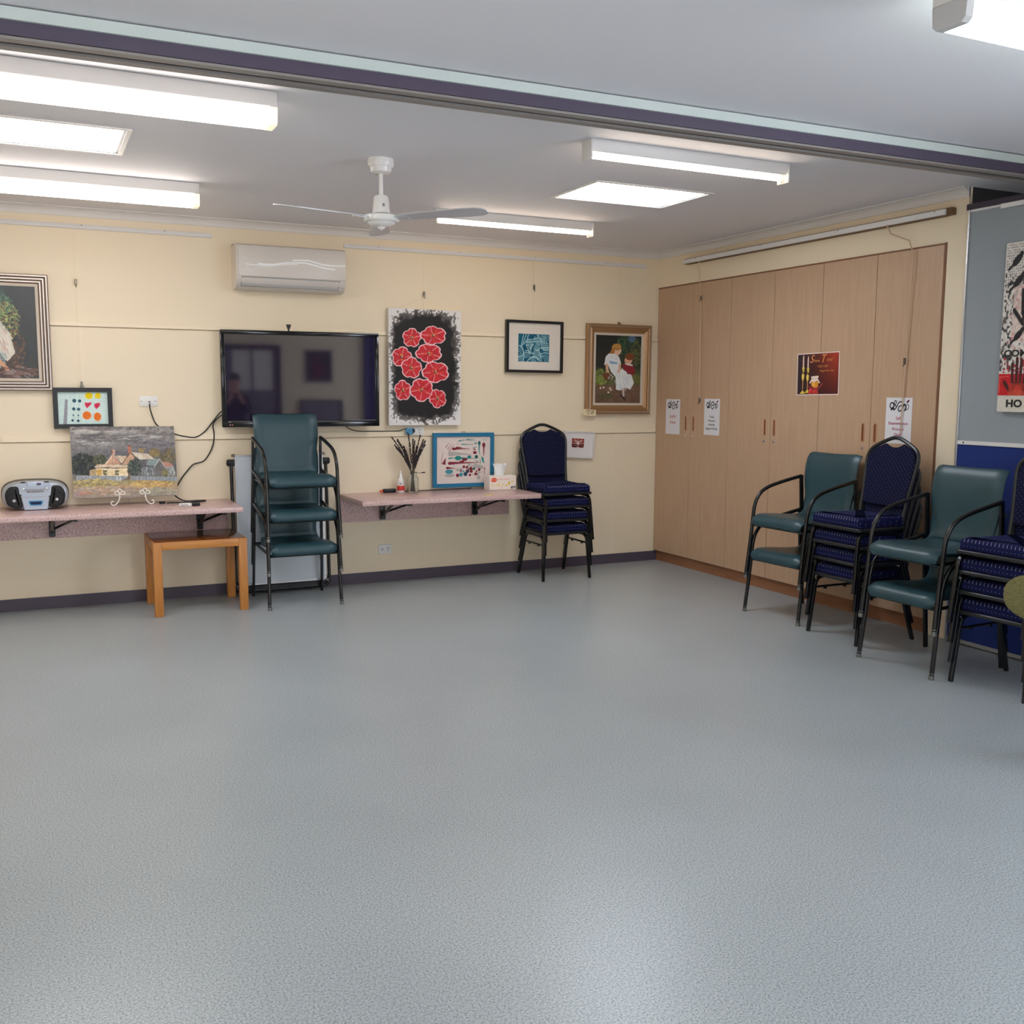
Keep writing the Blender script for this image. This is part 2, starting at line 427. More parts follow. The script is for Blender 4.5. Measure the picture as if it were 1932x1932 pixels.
class Art:
    def __init__(s, W, H, bg=(255, 255, 255), quad=None):
        s.W, s.H = W, H; s.a = np.ones((H, W, 3)) * np.array(bg, float)
        s.yy, s.xx = np.mgrid[0:H, 0:W].astype(float)
        s.Hm = homog(quad, [(0, 0), (W - 1, 0), (W - 1, H - 1), (0, H - 1)]) if quad else None
        if quad: s.k = (W / math.dist(quad[0], quad[1]) + H / math.dist(quad[1], quad[2])) / 2
        else: s.k = 1.0
    def pt(s, p):
        if s.Hm is None: return p
        q = s.Hm @ np.array([p[0], p[1], 1.0]); return (q[0] / q[2], q[1] / q[2])
    def put(s, mask, col, al=1.0):
        m = np.clip(mask, 0, 1)[..., None] * al; s.a = s.a * (1 - m) + np.array(col, float) * m
    def poly(s, pts, col, al=1.0):
        P = [s.pt(p) for p in pts]; inside = np.zeros((s.H, s.W), bool); n = len(P)
        for i in range(n):
            x1, y1 = P[i]; x2, y2 = P[(i + 1) % n]
            if abs(y2 - y1) < 1e-9: continue
            c = ((y1 > s.yy) != (y2 > s.yy)) & (s.xx < (x2 - x1) * (s.yy - y1) / (y2 - y1) + x1); inside ^= c
        s.put(inside.astype(float), col, al)
    def ell(s, cx, cy, rx, ry, col, rot=0.0, al=1.0, soft=0.6):
        x, y = s.pt((cx, cy)); rx *= s.k; ry *= s.k; c, n = math.cos(rot), math.sin(rot)
        dx = (s.xx - x) * c + (s.yy - y) * n; dy = -(s.xx - x) * n + (s.yy - y) * c
        d = np.sqrt((dx / max(rx, .1)) ** 2 + (dy / max(ry, .1)) ** 2)
        s.put(np.clip((1 - d) * min(rx, ry) / soft + 0.5, 0, 1), col, al)
    def line(s, pts, w, col, al=1.0, w2=None):
        P = [s.pt(p) for p in pts]; n = len(P); w = w * s.k; w2 = w if w2 is None else w2 * s.k
        for i in range(n - 1):
            (x1, y1), (x2, y2) = P[i], P[i + 1]; L2 = (x2 - x1) ** 2 + (y2 - y1) ** 2 + 1e-9
            t = np.clip(((s.xx - x1) * (x2 - x1) + (s.yy - y1) * (y2 - y1)) / L2, 0, 1)
            d = np.hypot(s.xx - x1 - t * (x2 - x1), s.yy - y1 - t * (y2 - y1))
            ww = w + (w2 - w) * (i + t) / max(1, n - 1)
            s.put(np.clip(ww / 2 - d + 0.5, 0, 1), col, al)
    def curve(s, pts, w, col, al=1.0, w2=None, n=5):
        s.line([(p.x, p.y) for p in smooth_path([(a, b, 0) for a, b in pts], n)], w, col, al, w2)
    def noise(s, sc, seed=0):
        r = np.random.default_rng(seed); h = int(s.H / sc) + 3; w = int(s.W / sc) + 3; g = r.random((h, w))
        y = s.yy / sc; x = s.xx / sc; i = y.astype(int); j = x.astype(int); fy = y - i; fx = x - j
        fy = fy * fy * (3 - 2 * fy); fx = fx * fx * (3 - 2 * fx)
        return (g[i, j] * (1 - fx) + g[i, j + 1] * fx) * (1 - fy) + (g[i + 1, j] * (1 - fx) + g[i + 1, j + 1] * fx) * fy
    def dabs(s, cx, cy, rx, ry, n, ln, w, ang, cols, jit=0.4, al=0.85, seed=1):
        r = random.Random(seed)
        for _ in range(n):
            a = r.uniform(0, 2 * PI); q = math.sqrt(r.random()); x = cx + rx * q * math.cos(a); y = cy + ry * q * math.sin(a)
            t = ang + r.uniform(-jit, jit); l = ln * r.uniform(.5, 1.2) / 2
            s.line([(x - l * math.cos(t), y - l * math.sin(t)), (x + l * math.cos(t), y + l * math.sin(t))], w * r.uniform(.6, 1.2), r.choice(cols), al)
    def vgrad(s, stops):
        ys = [q[0] * (s.H - 1) for q in stops]
        for k in range(3): s.a[..., k] = np.interp(s.yy, ys, [q[1][k] for q in stops])
    def mottle(s, amp, sc, seed): s.a = np.clip(s.a + (s.noise(sc, seed)[..., None] - .5) * 2 * amp, 0, 255)
    def mesh(s, name, w, h, y, m, parent, x0=None, z0=None):
        """flat picture in the local XZ plane facing -Y, at distance y; centred unless x0,z0 (lower-left) given"""
        x0 = -w / 2 if x0 is None else x0; z0 = -h / 2 if z0 is None else z0
        X = np.linspace(x0, x0 + w, s.W); Z = np.linspace(z0 + h, z0, s.H)
        co = np.zeros((s.H, s.W, 3)); co[..., 0] = X[None, :]; co[..., 1] = y; co[..., 2] = Z[:, None]
        idx = np.arange(s.H * s.W).reshape(s.H, s.W)
        f = np.stack([idx[1:, :-1], idx[1:, 1:], idx[:-1, 1:], idx[:-1, :-1]], -1).reshape(-1, 4)
        me = bpy.data.meshes.new(name); me.from_pydata(co.reshape(-1, 3).tolist(), [], f.tolist())
        c = np.clip(s.a, 0, 255) / 255.0; l = np.where(c <= 0.04045, c / 12.92, ((c + 0.055) / 1.055) ** 2.4)
        rgba = np.ones((s.H, s.W, 4), np.float32); rgba[..., :3] = l
        at = me.color_attributes.new('Paint', 'FLOAT_COLOR', 'POINT'); at.data.foreach_set('color', rgba.ravel())
        me.materials.append(m); me.update()
        return link(name, me, parent)

# ------------------------------------------------------------------ the room
XL, XR, YF, HC = -6.6, 1.0, -9.4, 2.70
def holed(x0, x1, y0, y1, z0, z1, holes):
    xs = sorted({x0, x1, *[h[0] for h in holes], *[h[1] for h in holes]}); ys = sorted({y0, y1, *[h[2] for h in holes], *[h[3] for h in holes]})
    mb = MB()
    for i in range(len(xs) - 1):
        for j in range(len(ys) - 1):
            cx, cy = (xs[i] + xs[i + 1]) / 2, (ys[j] + ys[j + 1]) / 2
            if any(h[0] < cx < h[1] and h[2] < cy < h[3] for h in holes): continue
            mb.box(xs[i], xs[i + 1], ys[j], ys[j + 1], z0, z1)
    return mb
SKY = [(-5.335, -4.535, -2.325, -1.805), (-2.00, -1.215, -2.335, -1.815)]
struct('floor', MB().box(XL - .1, XR, YF - .1, 0.1, -0.1, 0), M['floor'])
struct('ceiling', holed(XL - .1, XR, YF - .1, 0.1, HC, HC + 0.12, SKY), M['ceiling'])
wb = MB().box(XL - .1, XR, 0.02, 0.1, 0, HC)                          # sheets with an open joint under each cover strip
for a, b, zu in ((XL - .1, -2.484, 1.921), (-2.484, XR, 1.938)):
    wb.box(a, b, 0, 0.02, 0, 1.1365).box(a, b, 0, 0.02, 1.1435, zu - .0065).box(a, b, 0, 0.02, zu + .0005, HC)
struct('wall_back', wb, M['wall'])
struct('wall_left', MB().box(XL - .1, XL, YF, 0, 0, HC), M['wall'])
struct('wall_front', MB().box(XL, XR, YF - .1, YF, 0, HC), M['wall'])
wr = MB().box(0.012, 0.1, -3.055, 0, 2.392, HC)                         # bulkhead over the cupboards
wr.box(0.004, 0.03, -3.20, -3.062, 0, HC)                               # pillar at the end of the cupboards
struct('wall_right', wr, M['wall'])
pk = MB().box(0.90, 0.98, -4.0, 0, 0, HC).box(0.03, 0.90, -3.199, -3.13, 0, HC)
struct('wall_pocket', pk, M['pocket'])
struct('wall_right_front', MB().box(0.90, 0.98, YF, -4.0, 0, HC), M['wall'])

def window(n, x0, x1, y0, y1, z0, z1, axis):
    f = MB(); p = MB(); e = .05; q = 3
    if axis == 'X':
        w = y1 - y0; f.box(x0, x1, y0, y1, z0, z0 + e).box(x0, x1, y0, y1, z1 - e, z1)
        for k in range(q + 1): c = y0 + e / 2 + (w - e) * k / q; f.box(x0, x1, c - e / 2, c + e / 2, z0, z1)
        p.box(x0 + .02, x0 + .03, y0 + .02, y1 - .02, z0 + .02, z1 - .02)
    else:
        w = x1 - x0; f.box(x0, x1, y0, y1, z0, z0 + e).box(x0, x1, y0, y1, z1 - e, z1)
        for k in range(q + 1): c = x0 + e / 2 + (w - e) * k / q; f.box(c - e / 2, c + e / 2, y0, y1, z0, z1)
        p.box(x0 + .02, x1 - .02, y0 + .005, y0 + .015, z0 + .02, z1 - .02)
    o = struct('window_%d' % n, f, M['alu']); obj('pane', p, M['window'], o)
window(1, 0.86, 0.90, -9.35, -6.7, .55, 2.25, 'X')
window(2, -5.4, -4.2, YF, YF + .04, .85, 2.15, 'y')  # added unseen window, its glowing pane is fill light for shadows under the counters

def cove(n=5, d=0.057):
    out = [(0, 0), (d, 0), (d, -0.007)]
    for k in range(n + 1):
        a = PI / 2 * k / n; out.append((d - 0.002 - (d - 0.012) * math.sin(a) * 0.98, -0.007 - (d - 0.014) * (1 - math.cos(a))))
    out += [(0.009, -d), (0, -d)]; return out
cb = MB(); cb.prism([(-a, HC - 0.0005 + b) for a, b in cove()], XL, 0.012, 'x')
struct('trim_1', cb, M['cornice'])
cr = MB(); cr.prism([(0.012 - a, HC - 0.0005 + b) for a, b in cove()], -3.20, 0, 'y')
struct('trim_2', cr, M['cornice'])
struct('baseboard_back', MB().box(XL, 0.027, -0.014, 0, 0, 0.082), M['skirting'])
# wall-panel cover strips, upper and lower rows
for i, (a, b, z0, z1) in enumerate([(XL, -2.487, 1.921, 1.949), (-2.48, -0.004, 1.938, 1.966), (-5.175, -2.353, 1.143, 1.182), (-2.118, -0.006, 1.143, 1.182)]):
    struct('trim_%d' % (i + 3), MB().box(a, b, -0.011, 0, z0, z1, 0.0015, 1), M['wall_trim'])
for i, x in enumerate([-4.66, -2.19, -1.235, -0.42]):
    struct('trim_%d' % (i + 7), MB().box(x - .006, x + .006, -0.0018, 0, 0.09, 1.92), M['wall_trim'])

# beam with the track of the folding wall, turned a degree as the photo shows
BA = math.radians(-1.0); BR = Matrix.Rotation(BA, 4, 'Z'); B0 = Vector((-5.04, -3.80, 0))
def beam(mb): return mb.xf(lambda v: (BR @ v) + B0)
struct('trim_11', beam(MB().box(-1.6, 5.8, 0.0, 0.014, 2.656, HC - 0.006)), M['beam_white'])
struct('trim_12', beam(MB().box(-1.6, 5.8, 0.012, 0.05, 2.612, 2.658).box(-1.6, 5.8, 0.02, 0.16, 2.66, HC)), M['purple'])
struct('trim_13', beam(MB().box(-1.6, 5.8, 0.02, 0.062, 2.602, 2.611).box(-1.6, 5.8, 0.108, 0.15, 2.602, 2.612)), M['alu_dull'])
struct('trim_14', beam(MB().box(-1.6, 5.8, 0.05, 0.15, 2.6125, 2.659)), M['track_dark'])

# parked panel of the folding wall
def partition(label, y):
    t = thing('folding_partition_panel', label, 'partition', (-0.02, y, 0))
    L = 1.28
    obj('upper_panel', MB().box(0, 0.07, -L, -0.016, 1.222, 2.545), M['panel_grey'], t, label='grey fabric upper panel')
    obj('lower_panel', MB().box(0, 0.07, -L, -0.016, 0.03, 1.200), M['panel_blue'], t, label='royal blue lower panel')
    obj('edge_trim', MB().box(-0.008, 0.072, -0.016, 0, 0.005, 2.56, 0.003, 1), M['alu'], t)
    obj('top_trim', MB().box(-0.006, 0.072, -L, -0.016, 2.545, 2.558), M['alu'], t)
    obj('top_seal', MB().box(-0.01, 0.078, -L, 0.01, 2.559, 2.592), M['door_frame'], t)
    c = obj('chair_rail', MB().box(-0.008, 0.0, -L, -0.016, 1.199, 1.223, 0.002, 1), M['rail_white'], t)
    for y in (-0.06, -0.5, -0.95): obj('screw', MB().lathe([(0.006, 0), (0.004, 0.003), (0, 0.003)], (-0.008, y, 1.211), 8, Matrix.Rotation(-PI / 2, 3, 'Y')), M['black'], c)
    obj('bottom_trim', MB().box(-0.006, 0.072, -L, -0.016, 0.008, 0.03), M['alu'], t)
partition('tall folding wall panel, grey above and royal blue below, next to the cream pillar', -3.225)
partition('added folding wall panel, grey and blue, out of frame, shading the floor', -4.515)  # unseen panel added to block window light and shade the floor by the chairs

# ------------------------------------------------------------------ lights on the ceiling
def batten(name, label, x0, x1, y, kind, z=HC, group=None):
    cx = (x0 + x1) / 2; L = (x1 - x0) / 2
    t = thing(name, label, 'ceiling light', (cx, y, z - 0.001), 0, group)
    if kind == 'diffuser':
        obj('housing', MB().box(-L, L, -0.065, 0.065, -0.062, 0, 0.003, 1), M['white_metal'], t)
        prof = [(-0.062, -0.063), (-0.058, -0.115), (-0.045, -0.128), (0.045, -0.128), (0.058, -0.115), (0.062, -0.063)]
        return t, prof, L
    obj('housing', MB().prism([(-.044, 0), (-.044, -.012), (-.024, -.056), (.024, -.056), (.044, -.012), (.044, 0)], -L + .003, L - .003, 'x'), M['white_metal'], t)
    for s in (-1, 1):
        obj('lampholder', MB().box(s * L, s * (L - 0.012), -0.046, 0.046, -0.098, 0.0, 0.006, 2), M['white_metal'], t)
        obj('tube_cap', MB().tube([(s * (L - .012), 0, -.071), (s * (L - .03), 0, -.071)], 0.0142, 12), M['diff_end'], t)
    obj('fluorescent_tube', MB().tube([(-L + .03, 0, -.071), (L - .03, 0, -.071)], 0.0135, 14), M['tube_warm'], t, label='lit white tube')
    return t, None, L
def wrap_light(name, label, x0, x1, y, m, capmat, group=None):
    t, prof, L = batten(name, label, x0, x1, y, 'diffuser', group=group)
    d = MB(); n = len(prof); d.prism(prof, -L + .03, L - .03, 'x'); obj('diffuser', d, m, t, label='lit white diffuser')
    for s in (-1, 1):
        pr = [(a * 1.02, b - (0.002 if b < -.07 else 0)) for a, b in prof]
        obj('end_cap', MB().prism(pr, s * (L - .03), s * L, 'x'), capmat, t)
wrap_light('batten_light', 'large lit batten light with wrapped diffuser, nearest the beam at left', -5.27, -4.045, -3.19, M['tube_white'], M['diff_end'])
wrap_light('batten_light', 'lit batten light with wrapped diffuser, in front of the back wall cornice at left', -5.275, -4.045, -1.165, M['tube_white'], M['diff_end'])
wrap_light('batten_light', 'cool white prismatic batten light at the top right edge, this side of the beam', -2.53, -1.30, -5.25, M['tube_cool'], M['plastic_grey'])
batten('tube_light', 'bare tube batten light with lit tube, behind the beam right of the fan', -2.54, -1.325, -3.14, 'tube')
batten('tube_light', 'bare tube batten light with lit tube, behind the right fan blade', -2.515, -1.30, -1.06, 'tube')
# lights of the near half of the room, above and behind the camera
for x, y in [(-5.27, -5.25), (-5.27, -7.6), (-2.53, -7.6)]:
    wrap_light('batten_light', 'cool white batten light above or behind the viewer, out of the frame', x, x + 1.23, y, M['tube_cool'], M['plastic_grey'], 'near lights out of the frame')
for (x0, x1, y0, y1), lab in zip(SKY, ['bright recessed skylight panel between the two left batten lights', 'bright recessed skylight panel between the two bare tube lights']):
    t = thing('skylight', lab, 'skylight', ((x0 + x1) / 2, (y0 + y1) / 2, HC), 0)
    a, b = (x1 - x0) / 2, (y1 - y0) / 2; e = 0.022
    f = MB()
    f.box(-a - e, a + e, -b - e, -b, -0.006, 0).box(-a - e, a + e, b, b + e, -0.006, 0).box(-a - e, -a, -b, b, -0.006, 0).box(a, a + e, -b, b, -0.006, 0)
    obj('trim_frame', f, M['white_metal'], t)
    s = MB(); w = 0.012
    s.box(-a, a, -b, -b + w, 0, 0.055).box(-a, a, b - w, b, 0, 0.055).box(-a, -a + w, -b, b, 0, 0.055).box(a - w, a, -b, b, 0, 0.055)
    obj('shaft', s, M['white_metal'], t)
    obj('diffuser_panel', MB().box(-a, a, -b, b, 0.05, 0.06), M['skylight'], t, label='glowing white panel')

# ------------------------------------------------------------------ ceiling fan
def fan():
    t = thing('ceiling_fan', 'white three-blade ceiling fan on a short rod', 'ceiling fan', (-3.288, -2.29, HC))
    c = MB().lathe([(0.068, 0), (0.070, -0.012), (0.068, -0.03), (0.064, -0.040), (0.058, -0.042), (0.052, -0.066), (0.04, -0.074), (0.0, -0.074)], seg=28)
    obj('canopy', c, M['white_gloss'], t)
    obj('downrod', MB().lathe([(0.0115, -0.07), (0.0115, -0.178), (0.016, -0.18), (0.016, -0.192)], seg=16), M['white_gloss'], t)
    h = obj('motor_cover', MB().lathe([(0, -.186), (.034, -.187), (.040, -.194), (.043, -.23), (.047, -.272), (.047, -.276), (0, -.276)], seg=28), M['white_gloss'], t)
    obj('logo_mark', MB().box(-.006, -.002, -.0445, -.0415, -.246, -.230).box(.001, .004, -.0445, -.0415, -.246, -.230), M['ink_black'], h)
    obj('motor_housing', MB().lathe([(.044, -.277), (.05, -.281), (.086, -.286), (.094, -.292), (.094, -.312), (.087, -.32), (.074, -.322), (.070, -.328), (.05, -.34), (.03, -.345), (0, -.346)], seg=36), M['white_gloss'], t)
    obj('bottom_cap', MB().lathe([(.022, -.343), (.02, -.352), (.006, -.358), (.0, -.364)], seg=16), M['white_gloss'], t)
    for ang in (193, -47, 73):
        a = math.radians(ang); ca, sa = math.cos(a), math.sin(a); tl = math.radians(-9)
        def place(v):
            y = v.y * math.cos(tl) - v.z * math.sin(tl); z = v.y * math.sin(tl) + v.z * math.cos(tl)
            return Vector((v.x * ca - y * sa, v.x * sa + y * ca, z - 0.298))
        out = [(0.115, -.036), (0.2, -.042), (0.48, -.062), (0.56, -.06), (0.592, -.045), (0.605, -.02), (0.605, .015), (0.59, .04), (0.56, .055), (0.48, .06), (0.2, .05), (0.115, .042)]
        b = MB(); b.prism(out, -0.0025, 0.0025, 'z'); b.xf(place)
        o = obj('blade', b, M['fan_blade'], t)
        k = MB(); k.box(0.08, 0.16, -.028, .028, -.008, -.0035); k.xf(place)
        obj('blade_bracket', k, M['fan_blade'], o)
fan()

# ------------------------------------------------------------------ picture-hanging rails and cords
def wall_rail(name, label, x0, x1, z, h):
    t = thing(name, label, 'picture rail', ((x0 + x1) / 2, 0, z), 0); L = (x1 - x0) / 2
    obj('rail', MB().prism([(0, 0), (-.012, 0), (-.016, -.006), (-.016, -h + .003), (-.012, -h), (0, -h)], -L, L, 'x'), M['rail_white'], t)
    for k in range(4): obj('screw', MB().lathe([(.004, 0), (.003, .002), (0, .002)], (-L + 2 * L * (k + .4) / 4, -.0155, -.006), 8, Matrix.Rotation(PI / 2, 3, 'X')), M['hook'], t)
wall_rail('picture_rail', 'white picture hanging rail left of the air conditioner', -5.9, -3.78, 2.594, .031)
wall_rail('picture_rail', 'white picture hanging rail right of the air conditioner', -2.821, -.141, 2.588, .030)
t = thing('picture_rail', 'white picture hanging rail on a timber batten above the cupboards', 'picture rail', (0.012, -1.754, 2.588), 0)
obj('batten', MB().box(-0.05, 0, -1.36, 1.326, -.036, .006), M['rail_timber'], t, label='dark timber batten')
obj('rail', MB().box(-0.066, -0.05, -1.326, 1.33, -.034, 0, .002, 1), M['rail_white'], t)
for k in range(4): obj('screw', MB().lathe([(.004, 0), (.003, .002), (0, .002)], (-.066, -1.25 + k * .8, -.007), 8, Matrix.Rotation(-PI / 2, 3, 'Y')), M['hook'], t)
t = tag(obj('picture_rail', MB().box(-.045, -.028, -4.4, -3.455, 2.53, 2.557, .002, 1), M['rail_white']), 'short white hanging rail on the grey partition panel', 'picture rail')
def cord(label, pts, hooks, face='y', r=.0017):
    t = thing('hanging_cord', label, 'cord', pts[0], 0)
    o = Vector(pts[0])
    obj('nylon_cord', MB().tube([Vector(p) - o for p in pts], r, 6), M['cord_tan' if face == 'x' else 'cord'], t)
    for h in hooks:
        q = Vector(h) - o; k = MB()
        if face == 'y': k.box(q.x - .007, q.x + .007, q.y - .012, q.y + .003, q.z - .02, q.z + .02, .003, 1).tube([q + Vector((0, -.006, -.02)), q + Vector((0, -.016, -.034)), q + Vector((0, -.018, -.024))], .0025, 6)
        else: k.box(q.x - .012, q.x + .003, q.y - .007, q.y + .007, q.z - .02, q.z + .02, .003, 1).tube([q + Vector((-.006, 0, -.02)), q + Vector((-.016, 0, -.034)), q + Vector((-.018, 0, -.024))], .0025, 6)
        obj('hook', k, M['hook'], t)
cord('clear hanging cord with hook left of the air conditioner', [(-4.68, -.012, 2.565), (-4.68, -.012, 1.525)], [(-4.68, -.013, 2.212), (-4.672, -.013, 1.53)])
cord('clear hanging cord holding the red flower canvas', [(-2.187, -.012, 2.56), (-2.183, -.012, 2.10)], [(-2.185, -.013, 2.246)])
cord('clear hanging cord with hook above the black framed blue print', [(-1.228, -.012, 2.56), (-1.226, -.012, 2.06)], [(-1.226, -.013, 2.345)])
cord('clear hanging cord holding the gold framed painting beside the cupboards', [(-.42, -.012, 2.56), (-.42, -.012, 2.06)], [(-.414, -.013, 2.072)])
cord('clear cord with two hooks hanging on the far left cupboard doors', [(-.058, -.656, 2.555), (-.03, -.656, 2.3), (-.012, -.657, 1.42)], [(-.022, -.656, 2.261), (-.012, -.657, 1.434)], 'x', .0035)
cord('looped clear cord hanging in front of the last cupboard doors', [(-.058, -2.637, 2.555), (-.045, -2.66, 2.50), (-.03, -2.80, 2.44), (-.024, -2.83, 2.36), (-.018, -2.815, 2.0), (-.014, -2.802, 1.70), (-.012, -2.79, 1.24)], [(-.016, -2.802, 1.70)], 'x', .0042)

# ------------------------------------------------------------------ built-in cupboards
YS = [-0.004, -0.517, -1.022, -1.528, -2.03, -2.52, -3.047]
NAMES = ['nearest the back wall corner', 'in the middle, with the red poster', 'at the right end beside the cream pillar']
def cupboard(k):
    y0, y1, y2 = YS[2 * k], YS[2 * k + 1], YS[2 * k + 2]
    t = thing('cupboard', 'tall beech laminate double cupboard ' + NAMES[k], 'cupboard', (0, y0, 0), 0, 'built-in cupboards along the right wall')
    W = y0 - y2
    obj('carcass', MB().box(0.02, 0.59, -W, 0, 0.09, 2.388), M['lam_edge'], t)
    obj('kickboard', MB().box(0.028, 0.05, -W, 0, 0.0, 0.09), M['kick'], t, label='brown timber kickboard')
    for i, (a, b) in enumerate([(y0, y1), (y1, y2)]):
        d = obj('door', MB().box(0, 0.018, a - y0 - .0018, b - y0 + .0018, 0.094, 2.388, .0012, 1), M['lam'], t)
        yh = y1 - y0 + (0.062 if i == 0 else -0.045)
        if k == 1: yh = y1 - y0 + (0.06 if i == 0 else -0.045)
        rim = [(yh + px * .013, 1.238 + pz) for px, pz in [(math.cos(q), .05 + math.sin(q) * .013) for q in np.linspace(0, PI, 7)] + [(math.cos(q), -.05 + math.sin(q) * .013) for q in np.linspace(PI, 2 * PI, 7)]]
        h = obj('handle', MB().tube([(-.001, a_, b_) for a_, b_ in rim], .004, 6, closed=True), M['handle_rim'], d, label='tan recessed pull')
        mid = [(yh + (p[0] - yh) * .75, p[1]) for p in rim]
        obj('handle_recess', MB().prism(mid, -.0008, .004, 'x'), M['handle'], d)
        obj('lock', MB().lathe([(.0, .008), (.007, .008), (.010, .003), (.011, 0)], (-.0, yh - .004, 1.135), 14, Matrix.Rotation(-PI / 2, 3, 'Y')), M['chrome'], d, label='round chrome lock')
for k in range(3): cupboard(k)
struct('trim_15', MB().box(-0.001, 0.03, -3.061, -3.049, 0.0, 2.40), M['lam_edge'])
struct('trim_16', MB().box(0.0, 0.03, -3.047, -0.003, 2.3885, 2.398), M['lam_edge'])

# ------------------------------------------------------------------ air conditioner, television, wall plates
def aircon():
    t = thing('air_conditioner', 'white split-system air conditioner high on the cream wall', 'air conditioner', (-3.258, 0, 2.205))
    L = .392
    side = [(0, 0.03), (0, .312), (-.17, .312), (-.195, .30), (-.20, .285), (-.20, .09), (-.19, .06), (-.16, .02), (-.12, 0.004), (-.05, 0)]
    obj('body', MB().prism(side, -L, L, 'x'), M['ac_white'], t)
    f = obj('front_panel', MB().box(-L + .012, L - .002, -.207, -.199, .088, .283, .003, 2), M['ac_white'], t)
    lines = [([(-.245, .176), (-.19, .174), (-.13, .177), (-.06, .190), (.02, .196), (.09, .199), (.15, .188), (.24, .170), (.31, .165)], .0058),
             ([(.0, .212), (.06, .216), (.12, .216), (.18, .203), (.24, .193), (.32, .191), (.388, .196)], .0058),
             ([(-.33, .171), (-.25, .165), (-.17, .165), (-.06, .179), (.04, .184)], .0026)]
    w = MB()
    for pts, r in lines: w.tube(smooth_path([(x, -.2075, z) for x, z in pts], 6), r, 8, shape=[(1, 0), (.5, .3), (-.5, .3), (-1, 0), (-.5, -.3), (.5, -.3)], up=(0, 0, 1))
    obj('wave_trim', w, M['wave'], f, label='silver wave-shaped trim lines')
    obj('maker_mark', MB().box(-.35, -.336, -.2085, -.2065, .150, .156).box(-.318, -.27, -.2082, -.2065, .148, .1505), M['plastic_grey'], f)
    Rm = Matrix.Rotation(0.0, 3, 'X')
    lv = MB(); lv.add([(-L + .04, -.1985, .082), (L - .045, -.1985, .082), (L - .052, -.165, .022), (-L + .033, -.165, .022), (-L + .04, -.193, .08), (L - .045, -.193, .08), (L - .052, -.160, .02), (-L + .033, -.160, .02)], [(0, 1, 2, 3), (7, 6, 5, 4), (0, 4, 5, 1), (3, 2, 6, 7), (1, 5, 6, 2), (0, 3, 7, 4)])
    lo = obj('louvre', lv, M['plastic_grey'], t)
    s = MB()
    for zz, yy in ((.083, -.1995), (.056, -.185), (.021, -.1655)): s.tube([(-L + .036, yy, zz), (L - .046, yy, zz)], .0016, 5)
    s.tube([(-L + .037, -.1995, .083), (-L + .033, -.1655, .021)], .0016, 5); s.tube([(L - .045, -.1995, .083), (L - .052, -.1655, .021)], .0016, 5)
    obj('louvre_line', s, M['hook'], lo)
    obj('label_plate', MB().box(L - .036, L - .012, -.187, -.18, .066, .069).box(L - .036, L - .016, -.182, -.175, .054, .056).box(L - .034, L - .010, -.176, -.168, .038, .045), M['alu_dull'], t)
    for a in (-L, L - .07): obj('mounting_clip', MB().box(a, a + .05, -.10, -.02, .308, .316), M['alu_dull'], t)
aircon()

def tv():
    t = thing('television', 'large black flat screen television on the cream wall', 'television', (-3.18, -.10, 1.578), math.radians(-4))
    w, h = .576, .347
    f = MB().box(-w, w, -.0, .028, -h, h, .006, 2); obj('rear_case', f, M['black'], t)
    b = MB(); e = .030
    b.box(-w, w, -.02, 0, h - e, h, .004, 2).box(-w, w, -.02, 0, -h, -h + .048, .004, 2).box(-w, -w + e, -.02, 0, -h + .04, h - .02, .004, 2).box(w - e, w, -.02, 0, -h + .04, h - .02, .004, 2)
    bz = obj('bezel', b, M['bezel'], t)
    obj('screen', MB().box(-w + e - .002, w - e + .002, -.012, 0, -h + .046, h - e + .002), M['screen'], t, label='dark glossy screen')
    obj('power_light', MB().box(-w + .05, -w + .056, -.0212, -.019, -h + .014, -h + .018).box(-w + .066, -w + .072, -.0212, -.019, -h + .014, -h + .018), emit('red_standby_light', (255, 30, 20), 1.0), bz)
    obj('mark', MB().box(-w + .044, -w + .06, -.0212, -.019, -h + .036, -h + .040), M['plastic_grey'], bz)
    obj('wall_bracket', MB().box(-.2, .2, .028, .058, -.15, .15), M['black_metal'], t)
tv()
t = thing('infrared_sensor', 'small black funnel-shaped sensor on top of the television', 'sensor', (-3.272, -.105, 1.925))
obj('stem', MB().tube([(0, 0, -.002), (0, 0, .018)], .006, 8), M['black'], t)
obj('head', MB().prism([(-.008, .016), (.008, .016), (.017, .047), (-.017, .047)], -.01, .01, 'y'), M['black'], t)

t = thing('antenna_wall_plate', 'white antenna wall plate with a black cable plugged in', 'wall plate', (-4.246, 0, 1.416))
obj('plate', MB().box(-.060, .060, -.009, 0, -.036, .036, .003, 2), M['plastic_white'], t)
obj('socket', MB().lathe([(.009, 0), (.009, .012), (.005, .014), (.005, .02)], (.005, -.009, 0), 12, Matrix.Rotation(PI / 2, 3, 'X')), M['chrome'], t)
for a in (-.045, .045): obj('screw', MB().lathe([(.004, 0), (.003, .001), (0, .001)], (a, -.009, 0), 8, Matrix.Rotation(PI / 2, 3, 'X')), M['hook'], t)
def outlet(label, x, z, w, h, kind):
    t = thing('power_outlet', label, 'power outlet', (x, 0, z))
    obj('plate', MB().box(-w / 2, w / 2, -.009, 0, -h / 2, h / 2, .004, 2), M['plastic_white'], t)
    px = [.22 * w] if kind == 1 else [-.25 * w, .25 * w]
    for q in px:
        s = MB(); d = .011
        s.box(q - d, q - d + .004, -.0098, -.008, .002, .014).box(q + d - .004, q + d, -.0098, -.008, .002, .014).box(q - .002, q + .002, -.0098, -.008, -.016, -.005)
        obj('socket_slots', s, M['black'], t)
    obj('switch', MB().box(-.3 * w, -.12 * w, -.012, -.008, -.012, .010, .003, 2), M['plastic_grey'], t)
